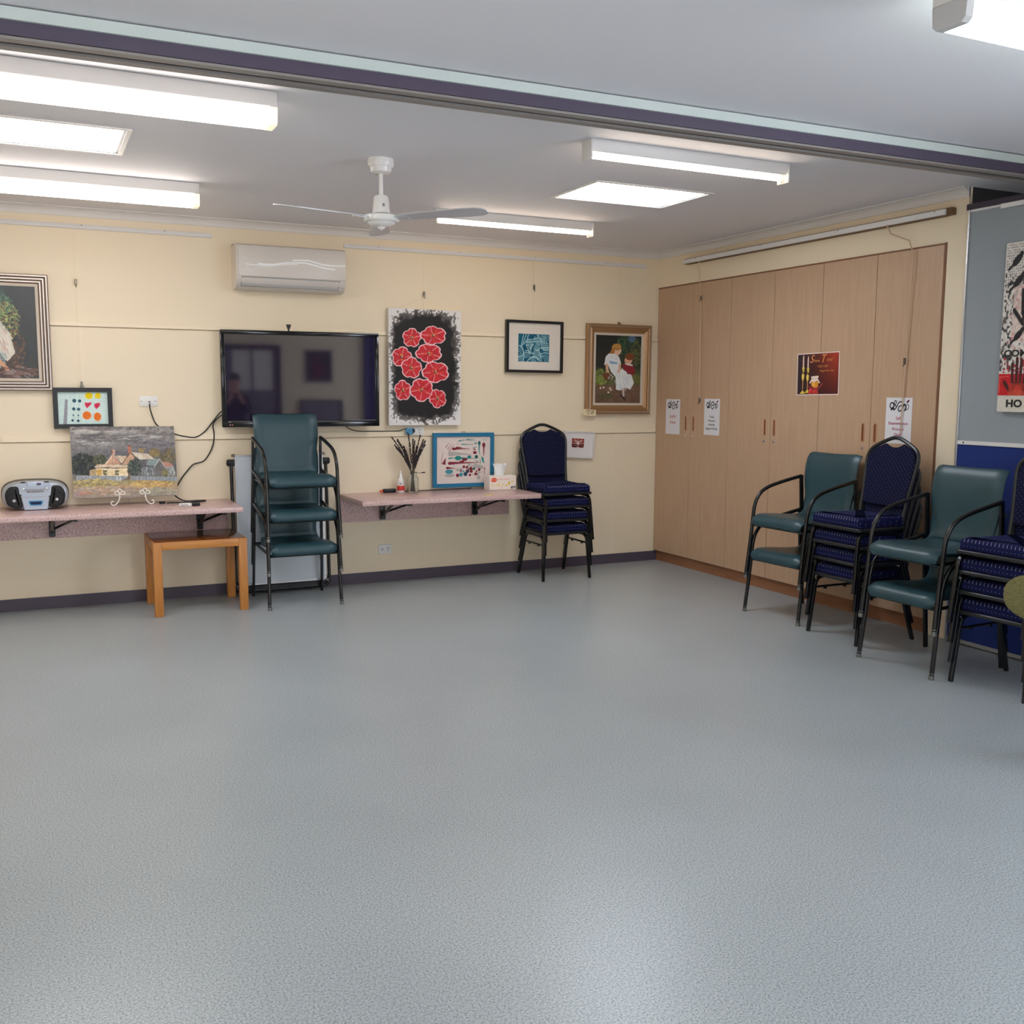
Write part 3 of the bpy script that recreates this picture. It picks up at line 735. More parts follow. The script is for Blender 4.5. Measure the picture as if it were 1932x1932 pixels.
outlet('white power outlet low on the wall under the right counter', -2.523, .257, .108, .074, 1)
outlet('white double power outlet with a blue plug under the flower canvas', -2.262, 1.183, .142, .07, 2)
t = thing('power_plug', 'black power plug with a bright blue tag under the flower canvas', 'plug', (-2.30, -.013, 1.186))
obj('plug_body', MB().lathe([(.021, 0), (.021, .02), (.016, .034), (0, .034)], (.005, 0, 0), 16, Matrix.Rotation(PI / 2, 3, 'X')), M['black'], t)
obj('blue_tag', MB().box(-.05, .0, -.036, -.006, -.026, .022, .006, 2), M['plug_blue'], t, label='bright blue tag with small print')
obj('print', MB().box(-.042, -.012, -.0372, -.0355, .004, .009).box(-.040, -.014, -.0372, -.0355, -.006, -.002), M['skirting'], t)
def cable(label, pts, r=.0045, name='cable', cat='cable', mm='black'):
    P = smooth_path(pts, 7); o = P[0]
    c = tag(obj(name, MB().tube([p - o for p in P], r, 7), M[mm]), label, cat); c.location = o; return c
cable('black antenna cable drooping from the wall plate to the television', [(-4.241, -.03, 1.40), (-4.236, -.03, 1.35), (-4.195, -.014, 1.25), (-4.085, -.012, 1.188), (-3.99, -.012, 1.163), (-3.93, -.012, 1.162), (-3.87, -.012, 1.20), (-3.818, -.014, 1.262), (-3.762, -.03, 1.335), (-3.70, -.055, 1.38)])
cable('black cable hanging from the television down behind the easel painting', [(-3.70, -.050, 1.36), (-3.775, -.03, 1.30), (-3.811, -.012, 1.25), (-3.806, -.012, 1.18), (-3.815, -.012, 1.105), (-3.85, -.012, 1.03), (-3.89, -.012, .985), (-3.956, -.012, .966), (-4.0, -.012, .92), (-4.035, -.012, .875), (-4.07, -.02, .82), (-4.10, -.05, .76), (-4.04, -.09, .7155), (-3.94, -.12, .7155), (-3.90, -.15, .7155), (-3.97, -.20, .7155), (-4.06, -.21, .7155), (-4.17, -.19, .7155)])
cable('thin black power cable under the television leading to the blue tagged plug', [(-2.85, -.06, 1.235), (-2.80, -.04, 1.205), (-2.72, -.014, 1.188), (-2.62, -.012, 1.186), (-2.45, -.012, 1.185), (-2.40, -.02, 1.187), (-2.37, -.035, 1.200), (-2.345, -.035, 1.203)], .0035)
# cable end connector on the counter
t = tag(obj('cable_connector', MB().box(-.03, .012, -.011, .011, 0, .016, .005, 2), M['black']), 'small black connector lying on the counter by the easel', 'connector'); t.location = (-4.19, -.185, .7105)

# ------------------------------------------------------------------ framed pictures
def frame_bars(mb, w, h, e, y0, y1, prof=None):
    """mitred frame of outer size w x h, border e; prof = [(inset fraction, y)] cross-section"""
    pr = prof or [(0, y0), (0, y1), (1, y1), (1, y0)]
    rings = [[(sx * (w / 2 - e * f), y, sz * (h / 2 - e * f)) for sx, sz in ((-1, -1), (1, -1), (1, 1), (-1, 1))] for f, y in pr]
    n = len(rings)
    for i in range(n):
        a, b = rings[i], rings[(i + 1) % n]
        for k in range(4):
            k2 = (k + 1) % 4; mb.add([a[k], a[k2], b[k2], b[k]], [(0, 1, 2, 3)])
    return mb
def picture(name, label, loc, w, h, e, fm, rotz=0, depth=.025, prof=None, cat='picture', tilt=0.0, group=None):
    t = thing(name, label, cat, loc, rotz, group); t.rotation_euler = (0, tilt, rotz)
    obj('frame', frame_bars(MB(), w, h, e, 0, -depth, prof), fm, t, smooth=False)
    obj('backing_board', MB().box(-w / 2 + .004, w / 2 - .004, -.006, -.001, -h / 2 + .004, h / 2 - .004), M['linen'], t)
    return t

# large gilt framed picture at the left edge: a plain generic garden scene
def pic_large():
    x1, w, z0, z1 = -4.852, .68, 1.487, 2.247; h = z1 - z0
    t = picture('framed_painting', 'large silver and bronze framed dark garden painting at the left edge', (x1 - w / 2, -.016, (z0 + z1) / 2), w, h, .062, M['bronze_frame'], depth=.03,
                prof=[(0, 0), (0, -.022), (.12, -.030), (.25, -.024), (.45, -.032), (.6, -.024), (.75, -.030), (1, -.016), (1, 0)])
    for e0, y in ((.006, -.0305), (.026, -.0325), (.045, -.0305)):
        obj('silver_bead', frame_bars(MB(), w - 2 * e0, h - 2 * e0, .008, -.018, y), M['silver_frame'], t, smooth=False, label='bright silver bead of the frame')
    obj('slip', frame_bars(MB(), w - .124, h - .124, .018, -.004, -.016), M['linen'], t, smooth=False)
    A = Art(150, 165, (40, 42, 38)); A.vgrad([(0, (44, 62, 54)), (.4, (46, 50, 40)), (.75, (52, 38, 28)), (1, (70, 46, 34))])
    A.mottle(14, 9, 3)
    A.poly([(98, 0), (150, 0), (150, 165), (120, 165), (112, 90)], (42, 44, 42), .8)
    A.dabs(70, 34, 40, 26, 260, 5, 2, .5, [(70, 112, 84), (92, 128, 86), (56, 92, 84)], 1.2)
    A.dabs(95, 62, 26, 34, 260, 4, 2, .8, [(150, 164, 88), (176, 186, 104), (112, 130, 66), (130, 96, 60)], 1.4)
    A.dabs(112, 110, 16, 34, 120, 4, 1.4, 1.2, [(112, 72, 44), (88, 56, 38), (140, 90, 52)], 1.4)
    A.poly([(60, 60), (74, 52), (92, 70), (104, 92), (110, 118), (96, 134), (78, 110), (64, 84)], (210, 200, 184))
    A.dabs(86, 96, 18, 30, 60, 12, 2, 1.1, [(224, 216, 200), (186, 178, 166), (200, 150, 124)], .4)
    A.dabs(76, 128, 18, 16, 60, 9, 2, 1.0, [(140, 164, 162), (176, 190, 184), (98, 116, 118)], .6)
    A.line([(40, 88), (70, 120), (96, 148)], 12, (206, 148, 112), w2=6); A.line([(66, 98), (74, 112), (58, 134)], 8, (198, 138, 104), w2=5)
    A.dabs(110, 152, 40, 10, 80, 10, 2, .1, [(120, 76, 54), (150, 128, 124), (96, 60, 46)], .4)
    A.mesh('painting', w - .156, h - .156, -.009, M['art_gloss'], t)
pic_large()

def pic_kid():
    x0, x1, z0, z1 = -4.856, -4.484, 1.232, 1.508; w, h = x1 - x0, z1 - z0
    t = picture('framed_drawing', "black framed child's drawing of fruit shapes behind the easel painting", ((x0 + x1) / 2, -.016, (z0 + z1) / 2), w, h, .03, M['frame_black'], depth=.028)
    A = Art(120, 84, (206, 226, 220), [(45, 128), (778, 150), (790, 632), (62, 632)])
    A.mottle(6, 6, 4)
    A.poly([(160, 245), (200, 248), (185, 640), (128, 640)], (140, 140, 150))
    for k in range(16): A.line([(140, 260 + k * 24), (195, 256 + k * 24)], 4, (196, 204, 208))
    for cx, cy, r in [(297, 270, 27), (376, 275, 23), (288, 397, 24), (360, 403, 23), (280, 495, 12), (354, 498, 12), (268, 575, 18), (352, 582, 19)]: A.ell(cx, cy, r, r * 1.05, (46, 82, 104))
    for x in (300, 376): A.line([(x, 160), (x - 24, 560)], 2.5, (150, 178, 180))
    A.ell(513, 198, 58, 55, (244, 232, 120)); A.ell(513, 198, 50, 47, (236, 204, 20)); A.ell(645, 198, 42, 46, (238, 208, 30)); A.line([(612, 170), (600, 245)], 8, (238, 208, 30)); A.line([(668, 180), (672, 248)], 8, (238, 208, 30))
    for P in ([(452, 300), (500, 305), (548, 298), (545, 330), (484, 390), (455, 345)], [(590, 325), (640, 310), (676, 312), (668, 360), (620, 405), (592, 370)]):
        A.poly([(x + (x - 560 + 50) * 0 , y) for x, y in P], (206, 52, 84)); A.line(P + [P[0]], 5, (240, 150, 160))
    A.ell(480, 500, 68, 68, (248, 220, 200)); A.ell(480, 500, 61, 62, (232, 122, 44)); A.ell(634, 522, 58, 72, (248, 220, 200)); A.ell(634, 522, 52, 65, (232, 124, 46))
    A.dabs(480, 500, 50, 50, 24, 30, 6, .6, [(214, 96, 30), (240, 140, 60)], 1.0); A.dabs(634, 522, 42, 50, 24, 30, 6, .6, [(214, 96, 30), (240, 140, 60)], 1.0)
    A.mesh('drawing', w - .06, h - .06, -.012, M['paper_art'], t)
    obj('hanger', MB().tube([(-.012, -.012, h / 2 - .002), (-.012, -.012, h / 2 + .014), (.012, -.012, h / 2 + .014), (.012, -.012, h / 2 - .002)], .002, 6), M['hook'], t)
pic_kid()

def pic_flowers():
    t = thing('flower_canvas', 'white canvas painted with nine red flowers on black', 'painting', (-2.192, -.014, 1.678), 0); t.rotation_euler = (0, math.radians(.35), 0)
    w, h = .602, .898
    obj('canvas', MB().box(-w / 2, w / 2, -.036, -.002, -h / 2, h / 2, .003, 1), M['canvas_white'], t)
    A = Art(170, 254, (228, 224, 222), [(285, 1108), (690, 1130), (667, 1768), (270, 1768)])
    n1 = A.noise(7, 5); n2 = A.noise(3, 6); n3 = A.noise(16, 8)
    u = A.xx / (A.W - 1) - .5; v = A.yy / (A.H - 1) - .49
    d = (np.abs(u / .47) ** 4.5 + np.abs(v / .475) ** 6) ** (1 / 5.0)
    edge = np.clip((1.0 - d + (n1 - .5) * .13 + (n2 - .5) * .16) * 14 + .3, 0, 1)
    core = np.clip((.95 - d + (n3 - .5) * .16 + (n1 - .5) * .10) * 9, 0, 1)
    A.put(edge, (74, 70, 68), .92); A.put(core * edge, (28, 25, 25), .97)
    A.put(edge * (1 - core) * np.clip(n2 * 1.8 - .7, 0, 1), (126, 120, 114), .6)
    A.line([(462, 1740), (478, 1766)], 16, (60, 56, 54), .7)
    r = random.Random(3)
    for (cx, cy, rx, ry) in [(410, 1278, 52, 54), (531, 1266, 73, 53), (352, 1387, 56, 59), (502, 1365, 74, 53), (403, 1447, 58, 60), (537, 1472, 76, 60), (352, 1573, 47, 58), (458, 1571, 67, 66), (545, 1620, 48, 53)]:
        pet = 5; ph = r.uniform(0, 2); R = []
        for k in range(40):
            a = 2 * PI * k / 40; q = 1.03 - .16 * abs(math.sin(pet * a / 2 + ph)) ** 8 - .02 * r.random(); R.append((cx + rx * q * math.cos(a), cy + ry * q * math.sin(a)))
        A.poly(R, (244, 200, 204)); A.poly([(cx + (x - cx) * .91, cy + (y - cy) * .91) for x, y in R], (206, 40, 50))
        for k in range(26):
            a = r.uniform(0, 2 * PI); q0, q1 = r.uniform(.15, .4), r.uniform(.5, .85)
            A.line([(cx + rx * q0 * math.cos(a), cy + ry * q0 * math.sin(a)), (cx + rx * q1 * math.cos(a), cy + ry * q1 * math.sin(a))], 3.4, r.choice([(228, 84, 60), (176, 26, 42), (214, 60, 70), (160, 24, 36)]), .8)
        for k in range(pet):
            a = (2 * PI * k / pet) - 2 * ph / pet + PI / pet * 0; A.line([(cx + rx * .4 * math.cos(a), cy + ry * .4 * math.sin(a)), (cx + rx * .9 * math.cos(a), cy + ry * .9 * math.sin(a))], 3, (246, 196, 200), .9)
        for k in range(7):
            a = r.uniform(0, 2 * PI); A.line([(cx, cy), (cx + rx * .3 * math.cos(a), cy + ry * .3 * math.sin(a))], 2.6, (244, 190, 110), .8)
        A.ell(cx, cy, 7, 8, (60, 46, 30)); A.ell(cx + 2, cy - 2, 3.5, 4, (238, 220, 180))
    A.mesh('painted_face', w - .002, h - .002, -.0368, M['art'], t)
    obj('hanging_string', MB().tube([(-.205, -.012, h / 2 - .01), (.006, -.010, h / 2 + .105), (.205, -.012, h / 2 - .01)], .0013, 5), M['cord'], t)
pic_flowers()

def pic_teal():
    w, h = .522, .422
    t = picture('framed_print', 'black framed blue linocut print with a wide white mount', (-1.226, -.016, 1.863), w, h, .021, M['frame_black'], depth=.032, tilt=math.radians(.4))
    obj('mount', MB().box(-w / 2 + .018, w / 2 - .018, -.0135, -.006, -h / 2 + .018, h / 2 - .018), mat('white_mount_card', (226, 216, 204), .6), t, label='wide white mount')
    A = Art(110, 92, (24, 92, 116), [(555, 545), (1383, 583), (1358, 1235), (535, 1215)])
    A.mottle(16, 5, 2); L = (176, 212, 216)
    for pts in ([(560, 830), (640, 870), (680, 940), (690, 1040)], [(535, 1100), (640, 1090), (700, 1000), (860, 1020), (980, 1040)], [(700, 560), (620, 850)], [(770, 560), (640, 870)], [(830, 570), (760, 760)], [(1060, 590), (1120, 660), (1180, 760)], [(1110, 560), (1060, 660), (940, 690), (800, 700), (700, 800)],
                [(760, 820), (800, 900), (860, 1010)], [(960, 800), (900, 880), (870, 1010)], [(960, 920), (1050, 960), (1140, 900), (1380, 900)], [(820, 1180), (900, 1110), (1020, 1110), (1060, 1180)], [(780, 1215), (880, 1130), (1050, 1140), (1130, 1215)], [(1100, 940), (1130, 1080), (1170, 1215)], [(1140, 1040), (1260, 1010), (1370, 1030)], [(690, 1040), (680, 1210)], [(1180, 760), (1190, 920), (1370, 950)], [(760, 760), (1000, 740), (1180, 760)], [(740, 960), (800, 960), (850, 1010)], [(770, 820), (820, 830), (870, 920), (900, 820), (960, 800)]):
        A.curve(pts, 17, L)
    r = random.Random(9)
    def hatch(cx, cy, n, ln, ang, gap, w=12):
        for k in range(n):
            o = (k - n / 2) * gap; x = cx - o * math.sin(ang); y = cy + o * math.cos(ang)
            A.line([(x - ln * math.cos(ang), y - ln * math.sin(ang)), (x + ln * math.cos(ang), y + ln * math.sin(ang))], w, L, .95)
    hatch(840, 760, 5, 60, 2.1, 30); hatch(1060, 740, 5, 110, .35, 30); hatch(1040, 880, 5, 60, .6, 30); hatch(1280, 680, 6, 80, .9, 44); hatch(1190, 650, 4, 70, 2.2, 40)
    hatch(760, 1080, 4, 50, 1.5, 44); hatch(600, 1120, 4, 80, 1.9, 36); hatch(930, 1170, 5, 60, 2.6, 34); hatch(1100, 1120, 6, 50, .9, 30); hatch(1280, 900, 5, 70, .1, 44); hatch(1270, 1120, 5, 70, 2.7, 40); hatch(1010, 1010, 5, 90, 2.7, 30); hatch(1240, 830, 3, 80, 1.4, 50); hatch(590, 960, 3, 60, .7, 46)
    A.mesh('print', .285, .225, -.0142, M['paper_art'], t, -.148, -.122)
    obj('embossed_line', MB().box(-.185, .185, -.0138, -.0133, .148, .1495), M['linen'], t)
pic_teal()

def pic_girl():
    w, h = .645, .762
    t = picture('framed_painting', 'gold framed painting of a seated figure in white, next to the cupboards', (-.413, -.016, 1.690), w, h, .075, M['gold_frame'], depth=.04, tilt=math.radians(.3),
                prof=[(0, 0), (0, -.03), (.1, -.040), (.3, -.036), (.42, -.028), (.6, -.034), (.8, -.022), (1, -.014), (1, 0)])
    obj('silver_bead', frame_bars(MB(), w - .03, h - .03, .007, -.02, -.041), M['silver_frame'], t, smooth=False, label='bright bead of the frame')
    obj('slip', frame_bars(MB(), w - .148, h - .148, .020, -.004, -.0155), M['linen'], t, smooth=False)
    A = Art(130, 180, (40, 52, 44), [(308, 290), (1195, 298), (1168, 1580), (280, 1580)])
    A.vgrad([(0, (26, 40, 38)), (.45, (48, 56, 40)), (.7, (92, 98, 56)), (.74, (110, 84, 66)), (1, (104, 76, 62))]); A.mottle(10, 12, 2)
    A.poly([(300, 290), (760, 290), (560, 900), (300, 900)], (22, 26, 26), .7)
    A.dabs(940, 480, 220, 220, 240, 34, 14, 1.3, [(30, 78, 54), (56, 96, 66), (92, 116, 60), (26, 60, 60)], 1.0); A.ell(1010, 350, 70, 70, (88, 118, 156), al=.8)
    A.dabs(1090, 620, 110, 240, 160, 30, 10, 1.0, [(132, 134, 66), (104, 104, 58), (120, 96, 60)], 1.2)
    A.dabs(400, 1090, 150, 150, 200, 34, 12, 1.2, [(136, 148, 62), (164, 176, 84), (92, 112, 50)], 1.1); A.dabs(1080, 1110, 120, 90, 110, 34, 12, 1.0, [(122, 122, 56), (94, 96, 50)], 1.1)
    A.dabs(700, 1420, 430, 150, 120, 80, 18, .15, [(118, 84, 70), (98, 70, 58), (130, 96, 80)], .3, .6)
    A.poly([(560, 640), (620, 600), (690, 640), (760, 700), (800, 830), (780, 920), (990, 1010), (1050, 1190), (980, 1320), (880, 1280), (780, 1340), (700, 1320), (690, 1080), (600, 980), (540, 850), (470, 860), (500, 700)], (226, 228, 226))
    A.dabs(820, 1130, 140, 180, 50, 120, 14, 1.2, [(200, 208, 214), (240, 240, 236), (176, 190, 202)], .3, .7); A.dabs(640, 740, 90, 90, 30, 60, 12, .5, [(202, 208, 212), (242, 242, 238)], .5, .7)
    A.poly([(580, 780), (730, 800), (725, 838), (578, 830)], (128, 170, 208))
    A.ell(735, 585, 66, 84, (226, 184, 158), .3); A.ell(715, 510, 92, 62, (178, 124, 56)); A.poly([(640, 520), (690, 540), (660, 640), (570, 640)], (170, 112, 52)); A.dabs(690, 520, 80, 60, 40, 40, 8, 2.2, [(206, 158, 84), (146, 96, 44)], .5)
    A.ell(940, 760, 74, 76, (222, 170, 142)); A.ell(965, 690, 84, 66, (126, 66, 34)); A.poly([(830, 820), (900, 810), (1040, 860), (1080, 960), (1040, 1040), (930, 1020), (830, 900)], (136, 34, 44)); A.poly([(860, 810), (1010, 830), (1030, 870), (900, 850)], (222, 216, 208))
    A.line([(520, 860), (530, 960), (570, 1060)], 52, (214, 168, 140)); A.line([(770, 850), (775, 930), (740, 975)], 44, (220, 176, 148)); A.poly([(440, 1010), (560, 1000), (620, 1110), (520, 1150), (460, 1110)], (110, 62, 40)); A.dabs(590, 1090, 50, 50, 24, 20, 14, 0, [(226, 214, 212), (200, 180, 200), (70, 96, 60)], 2)
    A.line([(840, 1310), (845, 1440)], 46, (206, 186, 178), w2=36); A.line([(800, 1440), (870, 1510)], 34, (40, 34, 50))
    for x, y in ((400, 1296), (460, 1284), (580, 1296), (600, 1330), (550, 1378)): A.ell(x, y, 18, 18, (236, 216, 200)); A.line([(x, y + 14), (x - 10, y + 130)], 8, (84, 92, 52))
    A.dabs(480, 1460, 160, 70, 70, 60, 9, 1.5, [(80, 88, 50), (60, 62, 42)], .8)
    A.mesh('painting', w - .186, h - .186, -.008, M['art_gloss'], t)
    obj('hanger', MB().lathe([(.009, 0), (.009, .006), (0, .008)], (.006, -.012, h / 2 + .006), 10, Matrix.Rotation(PI / 2, 3, 'X')), M['hook'], t)
pic_girl()
t = thing('price_tag', 'cream card tag at the lower left corner of the gold frame', 'tag', (-.71, -.0562, 1.322)); t.rotation_euler = (0, math.radians(5), 0)
obj('card', MB().prism([(-.065, -.012), (-.055, -.026), (.062, -.026), (.062, .027), (-.052, .027), (-.065, .014)], -.002, .0, 'y'), M['tag'], t)
s = MB()
for x0, x1, z in ((-.034, .012, .016), (.02, .046, .016), (-.026, -.004, .002), (.006, .046, .004), (-.044, -.038, .0), (-.02, .0, -.012), (.012, .036, -.008)): s.box(x0, x1, -.0026, -.0018, z - .003, z + .002)
obj('ink_line', s, M['ink_black'], t)

def pic_redtree():
    w, h = .298, .226
    t = picture('framed_print', 'white framed small red tree print behind the stacked navy chairs', (-.796, -.016, 1.050), w, h, .012, M['frame_white'], depth=.02, tilt=math.radians(3.4))
    obj('mount', MB().box(-w / 2 + .01, w / 2 - .01, -.0115, -.006, -h / 2 + .01, h / 2 - .01), mat('white_print_paper', (228, 222, 220), .6), t)
    A = Art(76, 60, (228, 222, 220)); A.a[:48] = (146, 46, 40); A.mottle(10, 4, 6)
    A.a[48:] = (228, 222, 220)
    A.ell(18, 36, 17, 13, (92, 38, 34)); A.ell(59, 37, 15, 12, (92, 38, 34))
    for pts in ([(38, 50), (38, 26), (26, 6)], [(38, 30), (50, 8)], [(38, 26), (8, 10)], [(38, 24), (68, 10)], [(38, 22), (38, 0)], [(36, 30), (2, 24)], [(40, 30), (74, 24)], [(26, 14), (14, 2)], [(54, 14), (62, 2)]): A.curve([(a, b) for a, b in pts], 3.2, (232, 224, 220), w2=1.4)
    A.line([(6, 34), (30, 40)], 1.2, (210, 160, 150)); A.line([(50, 36), (70, 40)], 1.2, (210, 160, 150)); A.line([(20, 56), (44, 57)], 1, (120, 110, 108))
    A.mesh('print', .118, .094, -.0122, M['paper_art'], t, -.066, -.042)
pic_redtree()

# ------------------------------------------------------------------ wall counters
ZC = 0.71
def counter(label, x0, x1, brk):
    t = thing('wall_counter', label, 'counter', (x0, 0, 0), 0, 'pink speckled counters along the back wall'); W = x1 - x0
    obj('counter_top', MB().box(0, W, -.60, -.001, ZC - .036, ZC, .004, 2), M['counter'], t)
    obj('apron', MB().box(0.002, W - .004, -.022, -.001, .487, ZC - .037), M['counter'], t)
    for x in brk:
        b = MB(); q = x - x0
        b.box(q - .02, q + .02, -.04, -.022, .50, ZC - .037).box(q - .016, q + .016, -.36, -.04, ZC - .062, ZC - .037)
        b.tube([(q, -.05, .53), (q, -.30, ZC - .06)], .011, 8).box(q - .02, q + .02, -.06, -.04, .50, .57, .004, 1)
        b.box(q + .13, q + .15, -.30, -.25, ZC - .085, ZC - .037).tube([(q + .01, -.06, .555), (q + .14, -.27, ZC - .07)], .008, 6)
        obj('bracket', b, M['black_metal'], t, label='black folding bracket')
counter('pink speckled wall counter at left carrying the silver stereo', -6.3, -3.722, [-4.90, -3.93])
counter('pink speckled wall counter at right carrying the lavender bottle', -2.885, -1.445, [-2.55, -1.765])

# ------------------------------------------------------------------ stereo
def stereo():
    t = thing('portable_stereo', 'silver portable stereo with two black speakers on the left counter', 'stereo', (-4.992, -.175, ZC + .001), 0)
    a, b = .198, .188
    def out(k=1.0, n=40):
        P = []
        for i in range(n):
            q = 2 * PI * i / n; c, s_ = math.cos(q), math.sin(q)
            P.append((a * k * math.copysign(abs(c) ** .62, c), b / 2 + b / 2 * k * math.copysign(abs(s_) ** .72, s_)))
        return P
    body = MB().pad([(x, z) for x, z in out()], .10, -.075, .025, 4); obj('body', body, M['silver_plastic'], t)
    obj('rear_shell', MB().pad(out(1.03), .13, .01, .03, 3), M['black'], t, label='black rear shell')
    f = MB().prism([(-.068, .004), (.068, .004), (.080, .09), (.092, .178), (-.092, .178), (-.080, .09)], -.088, -.07, 'y')
    c = obj('centre_panel', f, M['silver_light'], t, label='pale blue silver centre panel')
    obj('panel_seam', MB().box(-.078, .078, -.0888, -.087, .0855, .0875), M['alu_dull'], c)
    for s in (-1, 1):
        P = [(s * .075, .022), (s * .078, .05), (s * .092, .10), (s * .098, .158), (s * .15, .158), (s * .176, .125), (s * .18, .085), (s * .165, .04), (s * .13, .014), (s * .095, .012)]
        PP = [(p.x, p.y) for p in fillet([(x, z, 0) for x, z in P], .018, 4, True)]
        r = obj('speaker', MB().pad(PP, -.078, -.094, .008, 3), M['mesh_black'], t, label='black speaker grille')
        obj('speaker_ring', MB().tube([(s * .128 + .044 * math.cos(q), -.096, .07 + .047 * math.sin(q)) for q in np.linspace(0, 2 * PI, 28)[:-1]], .0022, 6, closed=True), M['black'], r)
        obj('tweeter_cone', MB().lathe([(.012, 0), (.009, .004), (0, .006)], (s * .126, -.095, .066), 14, Matrix.Rotation(PI / 2, 3, 'X')), M['alu'], r)
        obj('shoulder', MB().prism([(s * .052, .158), (s * .088, .158), (s * .082, .186), (s * .058, .187)], -.086, -.06, 'y'), M['grey_tube'], t)
    d = obj('display', MB().box(-.052, .052, -.0905, -.07, .155, .187, .004, 2), M['lcd'], t, label='pale display window')
    obj('display_mark', MB().box(.01, .036, -.0915, -.0895, .163, .178).box(-.048, -.046, -.0915, -.0895, .158, .184), M['skirting'], d)
    k = MB()
    for i in range(6): k.box(-.050 + i * .0172, -.050 + i * .0172 + .0145, -.096, -.085, .118, .130, .002, 1)
    obj('button_row', k, M['alu_dull'], c)
    obj('control_bar', MB().box(-.07, .07, -.093, -.086, .134, .148, .003, 1), M['silver_plastic'], c)
    for q in (-.068, .070): obj('knob', MB().lathe([(.009, 0), (.008, .008), (0, .009)], (q, -.09, .138), 12, Matrix.Rotation(PI / 2, 3, 'X')), M['chrome'], c)
    w = obj('cassette_door', MB().prism([(-.042, .062), (.042, .062), (.042, .046), (.032, .030), (-.032, .030), (-.042, .046)], -.091, -.085, 'y'), M['plug_blue'], c, label='blue rimmed cassette window')
    obj('cassette_window', MB().prism([(-.034, .056), (.034, .056), (.034, .046), (.027, .037), (-.027, .037), (-.034, .046)], -.093, -.09, 'y'), M['navy_win'], w)
stereo()

